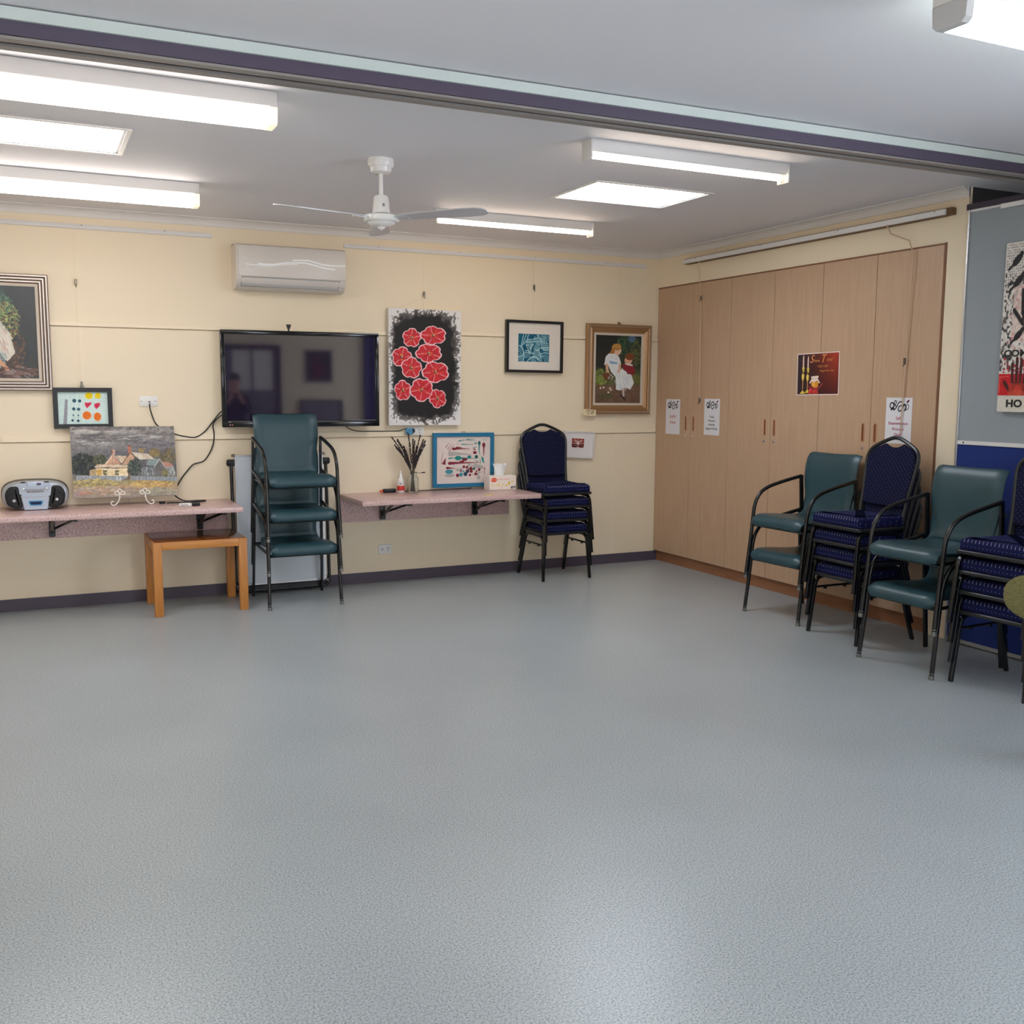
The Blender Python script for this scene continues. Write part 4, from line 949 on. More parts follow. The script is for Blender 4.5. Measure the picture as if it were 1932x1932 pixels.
# ------------------------------------------------------------------ easel with the cottage painting
def house_painting():
    ang = math.atan2(.12, .475)
    t = thing('easel_painting', 'unframed storm-sky cottage painting standing on a white wire easel', 'painting', (-4.425, -.172, .768), 0)
    t.rotation_euler = (-ang, math.radians(0.3), math.radians(.5))
    w, h = .672, .49
    obj('canvas', MB().box(-w / 2, w / 2, 0, .016, 0, h, .002, 1), M['canvas_white'], t)
    A = Art(230, 168, (120, 116, 116), [(205, 635), (1665, 620), (1785, 1575), (305, 1640)])
    A.vgrad([(0, (116, 108, 106)), (.2, (134, 128, 126)), (.4, (112, 108, 112)), (.62, (92, 92, 96)), (.72, (120, 116, 108)), (.78, (168, 152, 96)), (.88, (184, 150, 108)), (1, (160, 146, 132))])
    n = A.noise(8, 3); st = (np.sin(A.yy / 5.0 + n * 5 + A.xx / 60) * .5 + .5)
    sky = np.clip(1 - A.yy / (A.H * .55), 0, 1)
    A.put(np.clip(st * sky * 1.3 - .35, 0, 1), (190, 180, 170), .6)
    for cx, cy, rx, ry in [(980, 720, 260, 46), (1200, 780, 330, 40), (420, 700, 160, 30), (600, 850, 260, 50)]:
        A.dabs(cx, cy, rx, ry, 50, 130, 13, -.04, [(188, 180, 172), (164, 158, 154), (206, 198, 188)], .15, .5, seed=int(cx))
    A.dabs(800, 790, 500, 60, 60, 190, 16, -.1, [(96, 92, 96), (110, 104, 104), (84, 84, 90)], .15, .5, 5)
    A.dabs(1400, 900, 300, 90, 60, 150, 20, .05, [(104, 100, 108), (118, 112, 118)], .3, .5, 6)
    A.dabs(420, 1170, 200, 150, 260, 50, 22, .8, [(46, 52, 52), (60, 66, 58), (36, 42, 44), (66, 72, 54)], 1.2, .85, 7)
    A.dabs(650, 1100, 90, 80, 110, 34, 14, .8, [(86, 90, 58), (104, 106, 70), (60, 68, 52)], 1.2, .85, 8)
    A.dabs(1610, 1040, 110, 120, 120, 34, 14, .9, [(118, 104, 66), (142, 118, 60), (96, 88, 66)], 1.2, .8, 9); A.dabs(1420, 990, 70, 60, 60, 30, 14, .5, [(168, 134, 62), (140, 116, 66)], 1.2, .8, 10); A.dabs(1230, 950, 50, 36, 24, 26, 10, .3, [(184, 146, 64)], 1, .8, 11)
    # left cottage
    A.poly([(730, 1160), (835, 1030), (960, 1150)], (204, 140, 104)); A.poly([(740, 1150), (800, 1050), (830, 1030), (830, 1140)], (222, 168, 128)); A.line([(728, 1160), (835, 1015), (975, 1140)], 11, (238, 214, 180))
    A.poly([(808, 950), (862, 945), (862, 1140), (832, 1150), (828, 1010), (808, 1000)], (188, 126, 104)); A.line([(845, 960), (850, 1140)], 14, (230, 190, 164)); A.line([(812, 955), (812, 1000)], 10, (120, 70, 60))
    A.poly([(880, 1030), (1030, 1040), (990, 1130), (975, 1135)], (216, 186, 150)); A.dabs(950, 1070, 50, 36, 16, 34, 8, .8, [(232, 208, 176), (190, 150, 120)], .4, .8, 12)
    # tall cottage
    A.poly([(975, 1150), (1075, 985), (1150, 1060), (1100, 1160)], (206, 158, 118)); A.poly([(1085, 980), (1330, 1005), (1425, 1080), (1210, 1085)], (214, 198, 172))
    for k in range(9): A.line([(1100 + k * 27, 985 + k * 3), (1180 + k * 27, 1078)], 7, random.Random(k).choice([(238, 222, 196), (186, 166, 146), (206, 160, 132)]), .8)
    A.line([(975, 1145), (1075, 985), (1160, 1065)], 10, (120, 72, 56)); A.poly([(1035, 900), (1082, 895), (1088, 985), (1050, 1000)], (200, 116, 84)); A.line([(1040, 905), (1080, 900)], 16, (160, 80, 62))
    # verandah and front wall
    A.poly([(575, 1190), (720, 1160), (1060, 1160), (1065, 1200), (840, 1200), (600, 1212)], (226, 200, 160)); A.dabs(820, 1175, 220, 20, 50, 60, 8, -.2, [(240, 220, 184), (200, 160, 124)], .3, .8, 13)
    A.poly([(610, 1215), (1060, 1205), (1060, 1330), (610, 1315)], (236, 214, 170)); A.poly([(515, 1240), (610, 1215), (605, 1315), (515, 1315)], (188, 158, 110)); A.poly([(615, 1230), (690, 1230), (690, 1312), (615, 1312)], (222, 164, 64))
    A.dabs(850, 1265, 180, 46, 60, 40, 14, .4, [(246, 228, 186), (224, 190, 132), (238, 206, 140)], 1, .6, 14)
    for x in (735, 905): A.poly([(x - 30, 1245), (x + 26, 1245), (x + 24, 1308), (x - 28, 1308)], (122, 112, 72)); A.line([(x - 32, 1245), (x + 28, 1245)], 8, (70, 60, 46)); A.line([(x, 1275), (x + 24, 1275)], 12, (226, 206, 140))
    A.line([(600, 1212), (760, 1196), (840, 1212), (1060, 1200)], 9, (110, 90, 74))
    # grey shed
    A.poly([(1310, 1160), (1340, 1085), (1490, 1075), (1440, 1180)], (130, 150, 152)); A.poly([(1440, 1185), (1490, 1080), (1575, 1190), (1560, 1300), (1445, 1300)], (112, 108, 106)); A.line([(1430, 1185), (1490, 1075), (1580, 1190)], 9, (196, 190, 176))
    A.poly([(1250, 1200), (1440, 1190), (1445, 1310), (1255, 1310)], (124, 128, 128)); A.poly([(1570, 1190), (1700, 1170), (1725, 1300), (1560, 1310)], (150, 154, 154)); A.poly([(1525, 1110), (1650, 1130), (1700, 1175), (1580, 1190)], (196, 132, 112))
    A.dabs(1350, 1250, 90, 50, 60, 46, 9, 1.5, [(80, 84, 88), (176, 184, 182), (108, 112, 114)], .3, .8, 15); A.dabs(1640, 1245, 80, 50, 50, 46, 9, 1.5, [(90, 92, 94), (190, 194, 190)], .3, .8, 16)
    A.dabs(1150, 1190, 95, 120, 200, 40, 13, 1.2, [(58, 70, 66), (78, 92, 82), (42, 52, 54), (96, 104, 88)], 1, .85, 17); A.dabs(1580, 1265, 50, 46, 50, 26, 11, .8, [(118, 112, 62), (146, 134, 74)], 1.2, .85, 18); A.line([(1588, 1300), (1590, 1390)], 11, (60, 50, 44))
    # fence and grass
    A.poly([(330, 1315), (1050, 1320), (1050, 1375), (330, 1385)], (150, 156, 162)); A.poly([(1100, 1318), (1760, 1325), (1765, 1380), (1100, 1372)], (142, 150, 156))
    for k in range(44): A.line([(345 + k * 16, 1315 + (k % 3) * 3), (345 + k * 16, 1378)], 5, [(178, 182, 186), (120, 126, 136), (160, 166, 172)][k % 3], .8)
    for k in range(40): A.line([(1110 + k * 16, 1318), (1110 + k * 16, 1374)], 5, [(170, 176, 180), (116, 124, 132), (152, 158, 164)][k % 3], .8)
    A.line([(890, 1400), (900, 1320), (930, 1390), (960, 1345), (965, 1400)], 8, (214, 220, 224)); A.line([(1050, 1240), (1090, 1350), (1010, 1365)], 14, (120, 84, 66))
    A.dabs(600, 1420, 320, 50, 260, 60, 9, -.3, [(206, 178, 76), (226, 200, 110), (146, 132, 92), (112, 106, 92)], .7, .85, 19); A.dabs(1400, 1430, 300, 46, 240, 70, 9, -.1, [(222, 180, 92), (204, 142, 74), (230, 200, 110), (150, 120, 80)], .5, .85, 20)
    A.dabs(800, 1530, 520, 60, 240, 100, 12, .02, [(196, 134, 98), (168, 156, 150), (206, 168, 132), (140, 132, 120), (214, 186, 150)], .25, .75, 21); A.dabs(1500, 1530, 260, 60, 120, 90, 11, .02, [(166, 160, 140), (196, 180, 140), (140, 140, 124)], .2, .75, 22); A.dabs(380, 1570, 90, 40, 60, 50, 14, .3, [(206, 134, 102), (150, 148, 150)], .5, .75, 23)
    g = A.a.mean(2, keepdims=True); A.a = A.a * .78 + g * .22; A.mottle(13, 2.2, 31); A.mottle(8, 5, 32)
    A.mesh('painted_face', w, h, -.0012, M['art'], t, -w / 2, 0)
house_painting()
def easel():
    t = thing('wire_easel', 'white wire display easel with looped flower ends holding the cottage painting', 'easel', (-4.425, -.172, ZC))
    for s, px in ((-1, -.048), (1, .113)):
        w = MB(); x = px; r = .0042
        # looped flower in front of the canvas
        fl = []
        for k in range(61):
            q = k / 60 * PI; rr = .034 * abs(math.sin(3 * q)) ; ph = q + 0
            fl.append((x + rr * math.cos(ph) * 1.0, -.040, .083 + rr * math.sin(ph) * 1.05))
        for c_, ang in ((0, PI / 2), (1, PI - .25), (2, .25)):
            loop = [(x + .033 * (math.cos(ang) * u - math.sin(ang) * v), -.038, .082 + .033 * (math.sin(ang) * u + math.cos(ang) * v)) for u, v in [(0, 0), (.35, .26), (.75, .34), (1, .0), (.75, -.34), (.35, -.26), (0, 0)]]
            w.tube(smooth_path(loop, 5), r * .8, 6)
        w.tube(smooth_path([(x, -.038, .084), (x - .004 * s * -1, -.036, .062), (x + s * .004, -.034, .05), (x + s * .012, -.032, .028), (x + s * .030, -.030, .008), (x + s * .048, -.028, .006), (x + s * .058, -.028, .018), (x + s * .052, -.028, .030), (x + s * .042, -.028, .026)], 6), r, 8)
        w.tube([(x, -.036, .062), (x, .03, .052)], r, 7)
        obj('scroll_foot', w, M['wire_white'], t)
    b = MB().tube([(-.05, .03, .052), (.115, .03, .052)], .004, 7).tube(smooth_path([(-.05, .03, .052), (-.03, .07, .20), (.03, .10, .33), (.095, .07, .20), (.115, .03, .052)], 6), .004, 7)
    obj('back_frame', b, M['wire_white'], t)
    obj('rear_leg', MB().tube([(.03, .098, .32), (.03, .165, .004)], .004, 7), M['wire_white'], t)
easel()
t = thing('remote_gadget', 'small white and black remote lying flat on the left counter', 'remote', (-4.045, -.40, ZC + .001), math.radians(-4))
obj('white_half', MB().box(-.07, .012, -.026, .026, 0, .019, .004, 2), M['plastic_white'], t, label='white half')
obj('black_half', MB().box(.010, .068, -.022, .022, 0.001, .020, .006, 2), M['black'], t, label='black half')
obj('side_grille', MB().box(-.06, -.01, -.0272, -.0255, .006, .013), M['alu_dull'], t)

# ------------------------------------------------------------------ things on the right counter
t = thing('marker_pen', 'thick black marker with an orange end lying on the right counter', 'marker', (-2.515, -.065, ZC + .0005), math.radians(1))
obj('barrel', MB().box(-.04, .066, -.016, .016, 0, .030, .008, 3), M['black'], t)
obj('orange_end', MB().box(-.064, -.04, -.010, .010, .006, .022, .004, 2), M['orange_tip'], t, label='orange end')
def glue():
    t = thing('glue_bottle', 'small white glue bottle with red label beside the lavender', 'bottle', (-2.415, -.085, ZC + .0005))
    obj('bottle_body', MB().lathe([(.0, 0), (.026, 0), (.029, .004), (.029, .075), (.027, .082), (.028, .088), (.024, .10), (.014, .112)], seg=20), M['plastic_white'], t)
    obj('red_label', MB().lathe([(.0293, .016), (.0298, .018), (.0298, .052), (.0293, .054)], seg=20), M['red_label'], t, label='red lower label')
    obj('print', MB().box(-.018, -.006, -.031, -.029, .062, .078).box(.01, .016, -.030, -.027, .066, .072), M['alu_dull'], t)
    obj('cap', MB().lathe([(.0145, .112), (.0145, .128), (.009, .136), (.006, .150), (.0035, .172), (0, .174)], seg=18), M['white_gloss'], t)
glue()
def lavender():
    t = thing('glass_bottle_of_lavender', 'clear glass bottle of dark dried lavender stems on the right counter', 'vase', (-2.322, -.105, ZC + .0005))
    prof = [(0, .0), (.040, 0), (.044, .005), (.045, .10), (.041, .118), (.031, .135), (.030, .15), (.0325, .155), (.030, .156), (.0275, .15), (.0285, .135), (.0385, .117), (.0425, .10), (.0415, .008), (0, .006)]
    obj('glass_bottle', MB().lathe(prof, seg=28), M['glass'], t, label='clear glass bottle')
    tips = [(-.11, .02, .40), (-.08, -.03, .36), (.08, -.03, .39), (.035, .03, .40), (-.13, .0, .35), (.115, .0, .40), (-.163, .0, .43), (-.150, -.02, .375), (-.122, -.01, .415), (-.105, .01, .33), (-.03, .0, .465), (.012, .0, .415), (.072, .0, .445), (.096, -.01, .41), (.105, -.02, .37), (.09, .0, .33), (.05, .02, .36), (-.06, .02, .36), (.094, -.03, .152), (-.09, -.02, .30), (.03, -.02, .33), (.06, .0, .30)]
    r = random.Random(4)
    for k, (x, y, z) in enumerate(tips):
        bx, by = r.uniform(-.018, .018), r.uniform(-.018, .018); y += .02
        nx = bx * .3 + .012 * (x / .16); ny = by * .3
        P = smooth_path([(bx, by, .010), (nx, ny, .145), (nx + (x - nx) * .5, ny + (y - ny) * .5, .145 + (z - .145) * .62), (x, y, z)], 8)
        st = obj('stem', MB().tube(P, .0022, 5), M['lav_stem'], t)
        b = MB(); i0 = 11 if k != 18 else 20
        for i in range(i0, len(P) - 1):
            for q in range(4):
                a = r.uniform(0, 2 * PI); c = P[i] + (P[i + 1] - P[i]) * r.random() + Vector((math.cos(a) * .003, math.sin(a) * .003, 0))
                rr = r.uniform(.0045, .0075) * (1.0 - .35 * i / len(P)); b.lathe([(0, -rr * 1.3), (rr, -rr * .3), (rr * .8, rr * .7), (0, rr * 1.5)], c, 6)
        if b.v:
            b.tube(P[i0:-1], .0024, 5)
            obj('flower_buds', b, M['lav_bud'], st)
lavender()
def pic_blue():
    ang = math.atan2(.028, .44)
    w, h = .530, .436
    t = thing('blue_framed_picture', 'bright blue framed drawing of coloured drops standing against the wall', 'picture', (-1.862, -.042, .947)); t.rotation_euler = (0, math.radians(.3), 0)
    obj('frame', frame_bars(MB(), w, h, .030, .02, -.006), M['frame_teal'], t, smooth=False)
    obj('backing_board', MB().box(-w / 2 + .01, w / 2 - .01, .008, .015, -h / 2 + .01, h / 2 - .01), M['linen'], t)
    A = Art(170, 140, (222, 208, 200), [(765, 318), (1540, 315), (1520, 970), (742, 978)]); A.mottle(4, 10, 3)
    T, Mr, G, DG, TB = (40, 132, 130), (128, 44, 58), (176, 172, 166), (36, 100, 92), (70, 146, 160)
    def drop(x0, y0, x1, y1, r, col):
        A.curve([(x0, y0), ((x0 * 2 + x1) / 3, (y0 * 2 + y1) / 3 - r * .15), (x1, y1)], 2 * r, col, w2=3)
    drop(1085, 378, 1210, 360, 8, T); drop(1205, 362, 1335, 370, 9, T); drop(1120, 425, 1290, 432, 7, T); drop(1000, 488, 1240, 490, 19, Mr); drop(1050, 470, 1130, 472, 12, Mr)
    drop(960, 558, 1275, 572, 36, G); drop(935, 622, 1040, 612, 10, T); A.ell(1065, 618, 46, 32, T); drop(1085, 620, 1310, 626, 16, T); A.ell(1228, 600, 28, 18, T)
    drop(940, 690, 1385, 686, 22, Mr); A.ell(1160, 640, 40, 18, Mr); A.ell(1120, 665, 34, 12, Mr); drop(905, 756, 1020, 764, 18, Mr); A.ell(930, 808, 56, 30, TB); A.ell(960, 800, 26, 18, TB); A.ell(935, 862, 72, 24, G)
    for a_, b_ in (((895, 465), (940, 402)), ((920, 492), (972, 420)), ((938, 520), (1010, 425)), ((1046, 425), (1080, 390))): A.line([a_, b_], 9, Mr if a_[0] < 1000 else G, w2=2)
    A.poly([(830, 700), (885, 610), (882, 712)], Mr); A.line([(850, 545), (828, 640), (824, 700)], 4, Mr)
    A.ell(1377, 410, 20, 30, DG); A.curve([(1377, 430), (1372, 510), (1382, 580)], 20, T, w2=4); A.ell(1442, 436, 23, 32, Mr); A.curve([(1442, 460), (1440, 520), (1436, 590)], 24, Mr, w2=5)
    A.ell(1322, 412, 18, 10, T); A.line([(1285, 475), (1335, 465)], 8, T); A.ell(1305, 497, 18, 9, Mr); A.ell(1310, 542, 27, 22, Mr); A.ell(1330, 603, 25, 25, DG); A.line([(1435, 368), (1490, 360)], 7, T, w2=3)
    A.poly([(1400, 600), (1432, 612), (1445, 700), (1412, 670)], T); A.line([(1382, 632), (1395, 700)], 7, T); A.line([(1318, 660), (1360, 670)], 8, T)
    r = random.Random(5)
    for x, y, q, c in [(1055, 785, 22, G), (1105, 780, 26, G), (1145, 742, 20, Mr), (1190, 750, 20, Mr), (1220, 718, 22, G), (1262, 728, 16, G), (1315, 735, 36, G), (1370, 748, 36, G), (1405, 752, 24, G), (1245, 770, 26, Mr), (1290, 772, 18, DG), (1250, 806, 24, Mr), (1195, 805, 26, (76, 60, 78)), (1165, 845, 28, (40, 70, 92)), (1100, 852, 28, TB), (1050, 862, 24, Mr), (1230, 858, 18, Mr), (1315, 845, 22, Mr), (1325, 806, 14, Mr), (1366, 785, 20, Mr), (1362, 826, 20, G), (1138, 808, 14, TB), (1100, 800, 14, Mr), (1355, 895, 28, G), (1270, 850, 10, G), (1000, 716, 8, TB), (1400, 822, 6, Mr), (1342, 852, 8, DG), (1210, 780, 12, (90, 90, 100))]: A.ell(x, y, q, q, c)
    A.line([(1440, 755), (1450, 790)], 10, Mr); A.line([(1442, 805), (1440, 850)], 8, Mr); A.line([(1012, 795), (1040, 760)], 3, G)
    A.mesh('drawing', w - .06, h - .06, .006, M['paper_art'], t)
    obj('hanger', MB().tube([(-.02, .006, h / 2 - .002), (-.016, .004, h / 2 + .008), (.01, .004, h / 2 + .008), (.014, .006, h / 2 - .002)], .0025, 6), M['hook'], t)
pic_blue()
t = thing('black_rod', 'thin black rod with a round tip lying along the right counter by the wall', 'rod', (-2.10, -.035, ZC + .004), 0)
obj('shaft', MB().tube([(-.30, 0, 0), (.30, 0, .0)], .003, 8), M['black'], t)
obj('tip', MB().lathe([(0, -.006), (.006, -.003), (.006, .003), (0, .007)], (.30, 0, .003), 10), M['black'], t)
def tissue():
    t = thing('tissue_box', 'white tissue box with yellow flowers on the right counter', 'tissue box', (-1.592, -.155, ZC + .0005), math.radians(-1))
    w, d, h = .236, .11, .114
    obj('carton', MB().box(-w / 2, w / 2, -d / 2, d / 2, 0, h, .002, 1), M['box_white'], t)
    A = Art(96, 46, (240, 228, 216), [(1435, 880), (1795, 880), (1795, 1052), (1435, 1052)])
    for x, y, q in [(1700, 975, 24), (1662, 1000, 14), (1620, 985, 12), (1555, 985, 14), (1528, 995, 9), (1470, 995, 10), (1590, 1000, 8), (1745, 950, 12), (1500, 985, 6), (1560, 1000, 7)]: A.ell(x, y, q * .7, q, (226, 208, 78), .3, .85)
    for x, y in [(1560, 995), (1610, 1020), (1662, 1000), (1500, 1000)]: A.ell(x, y, 5, 5, (226, 140, 70))
    A.line([(1540, 960), (1560, 950), (1580, 970)], 3, (226, 200, 150)); A.line([(1720, 960), (1750, 940), (1740, 970)], 4, (222, 214, 140))
    A.ell(1494, 928, 38, 27, (232, 84, 42)); A.poly([(1725, 1015), (1788, 1012), (1788, 1040), (1725, 1042)], (64, 70, 84))
    f = A.mesh('printed_front', w - .004, h - .004, -d / 2 - .0008, M['paper_art'], t, -w / 2 + .002, .002)
    lettering('Coles', M['box_white'], t, -.079, .084, -d / 2 - .0012, width=.036, shear=.2)
    lettering('FACIAL TISSUES', M['orange_tip'], t, .006, .085, -d / 2 - .0012, width=.104)
    lettering('100', M['box_white'], t, .094, .017, -d / 2 - .0012, width=.022)
    m = MB(); n = 26; lev = [(0, .8), (.03, .9), (.06, 1.0), (.088, 1.25)]
    r = random.Random(2); ph = [r.uniform(-.2, .2) for _ in range(n)]
    for L, (z, k) in enumerate(lev):
        for i in range(n):
            a = 2 * PI * i / n; q = k * (1 + .16 * math.sin(5 * a + L) + ph[i] * .3 * L / 3)
            m.v.append((.045 * q * math.cos(a) - .008, .016 * q * math.sin(a), h + z + (.010 * math.sin(4 * a + 1) if L == 3 else 0)))
    for L in range(3):
        for i in range(n): m.f.append([L * n + i, L * n + (i + 1) % n, (L + 1) * n + (i + 1) % n, (L + 1) * n + i]); m.mi.append(0)
    obj('tissue_sheet', m, M['tissue'], t, label='crumpled white tissue')
tissue()
t = tag(obj('sticky_note', MB().box(-.038, .038, -.012, .012, 0, .004), M['sticky']), 'yellow sticky note pad at the front edge of the right counter', 'note pad'); t.location = (-1.872, -.55, ZC + .0005)

# ------------------------------------------------------------------ notices on the cupboard doors
def logo(A, x, y, s):
    """black ribbon-knot drawing like the one heading each notice"""
    def P(*q): return [(x + a * s, y + b * s) for a, b in q]
    K = (38, 38, 40)
    A.curve(P((-48, -4), (-40, -14), (-30, -10), (-28, 2), (-34, 12), (-42, 8), (-48, 0)), 5 * s, K); A.curve(P((-40, 14), (-32, 6), (-26, 14)), 7 * s, K)
    A.curve(P((-30, 4), (-20, -6), (-14, -18), (-22, -22), (-26, -12), (-18, -2), (-12, 2)), 3.5 * s, K); A.curve(P((-24, 14), (-14, 4), (-2, -14), (8, -18), (16, -14), (12, -4), (0, 2), (-4, 14), (4, 20), (14, 12), (24, -4), (32, -6), (36, 2)), 4.5 * s, K)
    A.curve(P((24, -6), (34, -4), (34, 10), (30, 16)), 6.5 * s, K); A.curve(P((36, 14), (48, 8), (48, -4), (40, -8)), 2.5 * s, K); A.line(P((38, -10), (38, -16)), 2.5 * s, (90, 90, 96))
    A.ell(x + 45 * s, y - 20 * s, 8 * s, 4.5 * s, (96, 34, 52), -.7)
def notice(label, yc, z0, z1, w, lines, m, bold=.012):
    h = z1 - z0
    t = thing('paper_notice', label, 'notice', (-.0015, yc, (z0 + z1) / 2), -PI / 2)
    obj('sheet', MB().box(-w / 2, w / 2, -.0006, .0006, -h / 2, h / 2), mat('white_paper', (224, 222, 226), .6), t)
    A = Art(90, 44, (224, 222, 226)); logo(A, 45, 23, .80); A.mesh('logo_drawing', w * .82, w * .40, -.0012, M['paper_art'], t, -w * .41, h / 2 - w * .44)
    for s, z, wd in lines: lettering(s, m, t, 0, z * h - h / 2, -.0018, width=wd * w, bold=bold)
notice('white notice reading Joyful Group on the first cupboard door', -.264, 1.139, 1.438, .208, [('Joyful', .50, .42), ('Group', .335, .42)], M['ink_red'])
notice("white notice reading Young Women's Arthritis Support Group", -.813, 1.152, 1.446, .205, [('Young', .50, .30), ("Women's", .40, .47), ('Arthritis', .29, .42), ('Support Group', .175, .76)], M['ink_black'])
notice("white notice reading Self Empowerment Womens' Circle behind the navy chairs", -2.759, 1.178, 1.471, .214, [('Self', .555, .19), ('Empowerment', .435, .74), ("Womens'", .32, .47), ('Circle', .20, .28)], M['ink_pink'])
def poster():
    w, h = .418, .296
    t = thing('new_year_poster', 'dark red Shana Tova poster with candlesticks and honey jar on the cupboard', 'poster', (-.0015, -2.011, 1.631), -PI / 2); t.rotation_euler = (0, math.radians(-.9), -PI / 2)
    obj('sheet', MB().box(-w / 2, w / 2, -.0006, .0006, -h / 2, h / 2), mat('poster_paper', (232, 214, 208), .45), t)
    A = Art(150, 106, (90, 26, 28), [(290, 345), (1650, 240), (1600, 1635), (262, 1670)])
    u = A.xx / A.W; v = A.yy / A.H
    for k, (a, b, c, d) in enumerate(zip((44, 26, 42), (96, 26, 26), (178, 56, 30), (78, 20, 22))):
        top = np.interp(u, [0, .25, .5, .9, 1], [a, a + (b - a) * .4, b, c, c * .9]); bot = np.interp(u, [0, .3, .6, 1], [a * .8, d * .5, d * .8, d * 1.1]); A.a[..., k] = top * (1 - v) + bot * v
    Y, CR, OR = (224, 196, 78), (236, 208, 188), (206, 150, 40)
    for x, y, s in ((470, 345, 1), (625, 370, .97)):
        dx = -32 if x == 470 else -30
        A.poly([(x, y - 4), (x + 22, y + 60), (x + 8, y + 110), (x - 14, y + 110), (x - 12, y + 50)], (248, 214, 164)); A.line([(x, y + 118), (x - 6, y + 400)], 50, CR)
        A.poly([(x - 50, y + 420), (x + 36, y + 420), (x + 18, y + 560), (x - 4, y + 600), (x - 26, y + 560)], Y); A.poly([(x - 20, y + 600), (x + 26, y + 680), (x + 16, y + 800), (x - 30, y + 900), (x - 60, y + 780), (x - 60, y + 680)], Y); A.line([(x - 22, y + 860), (x - 34, y + 1150)], 30, (216, 152, 96))
        b = 1180 if x == 470 else 1130
        A.poly([(x - 30, y + b), (x + 10, y + b + 50), (x + 46, y + b + 120), (x - 130, y + b + 120), (x - 70, y + b + 50)], Y)
        A.line([(x - 34, y + 640), (x - 36, y + 840)], 16, (250, 226, 130)); A.line([(x + 6, y + 680), (x - 6, y + 820)], 12, OR)
    A.poly([(730, 1250), (960, 1235), (950, 1400), (880, 1450), (780, 1430), (720, 1360)], (222, 142, 44)); A.poly([(740, 1260), (840, 1250), (850, 1400), (750, 1380)], (236, 176, 72)); A.poly([(740, 1140), (930, 1120), (1020, 1280), (980, 1290), (930, 1210), (800, 1260), (740, 1230), (690, 1310), (660, 1290)], (236, 212, 196)); A.line([(750, 1100), (940, 1080)], 66, (242, 220, 208)); A.line([(740, 1130), (950, 1118)], 10, (180, 150, 140))
    A.ell(700, 1560, 90, 110, (196, 40, 36)); A.ell(850, 1560, 90, 110, (206, 60, 52)); A.ell(680, 1530, 30, 34, (230, 100, 90)); A.line([(640, 1390), (760, 1480), (940, 1480), (1090, 1310)], 44, (158, 40, 58)); A.dabs(900, 1580, 60, 70, 20, 40, 16, 1, [(150, 24, 30), (220, 84, 70)], 1, .8)
    A.mesh('printed_picture', w - .014, h - .014, -.0012, M['art_gloss'], t)
    g = M['gold_ink']
    lettering('S', g, t, -.054, .106, -.002, height=.055, shear=.35); lettering('hana', g, t, -.010, .094, -.002, width=.056, shear=.35)
    lettering('T', g, t, .066, .106, -.002, height=.055, shear=.35); lettering('ova!', g, t, .118, .098, -.002, width=.058, shear=.35)
    lettering('\u05d4\u05d1\u05d5\u05d8 \u05d4\u05e0\u05e9', g, t, .050, .052, -.002, width=.098)
    lettering('Happy New Year', g, t, .092, .019, -.002, width=.140, shear=.3)
poster()

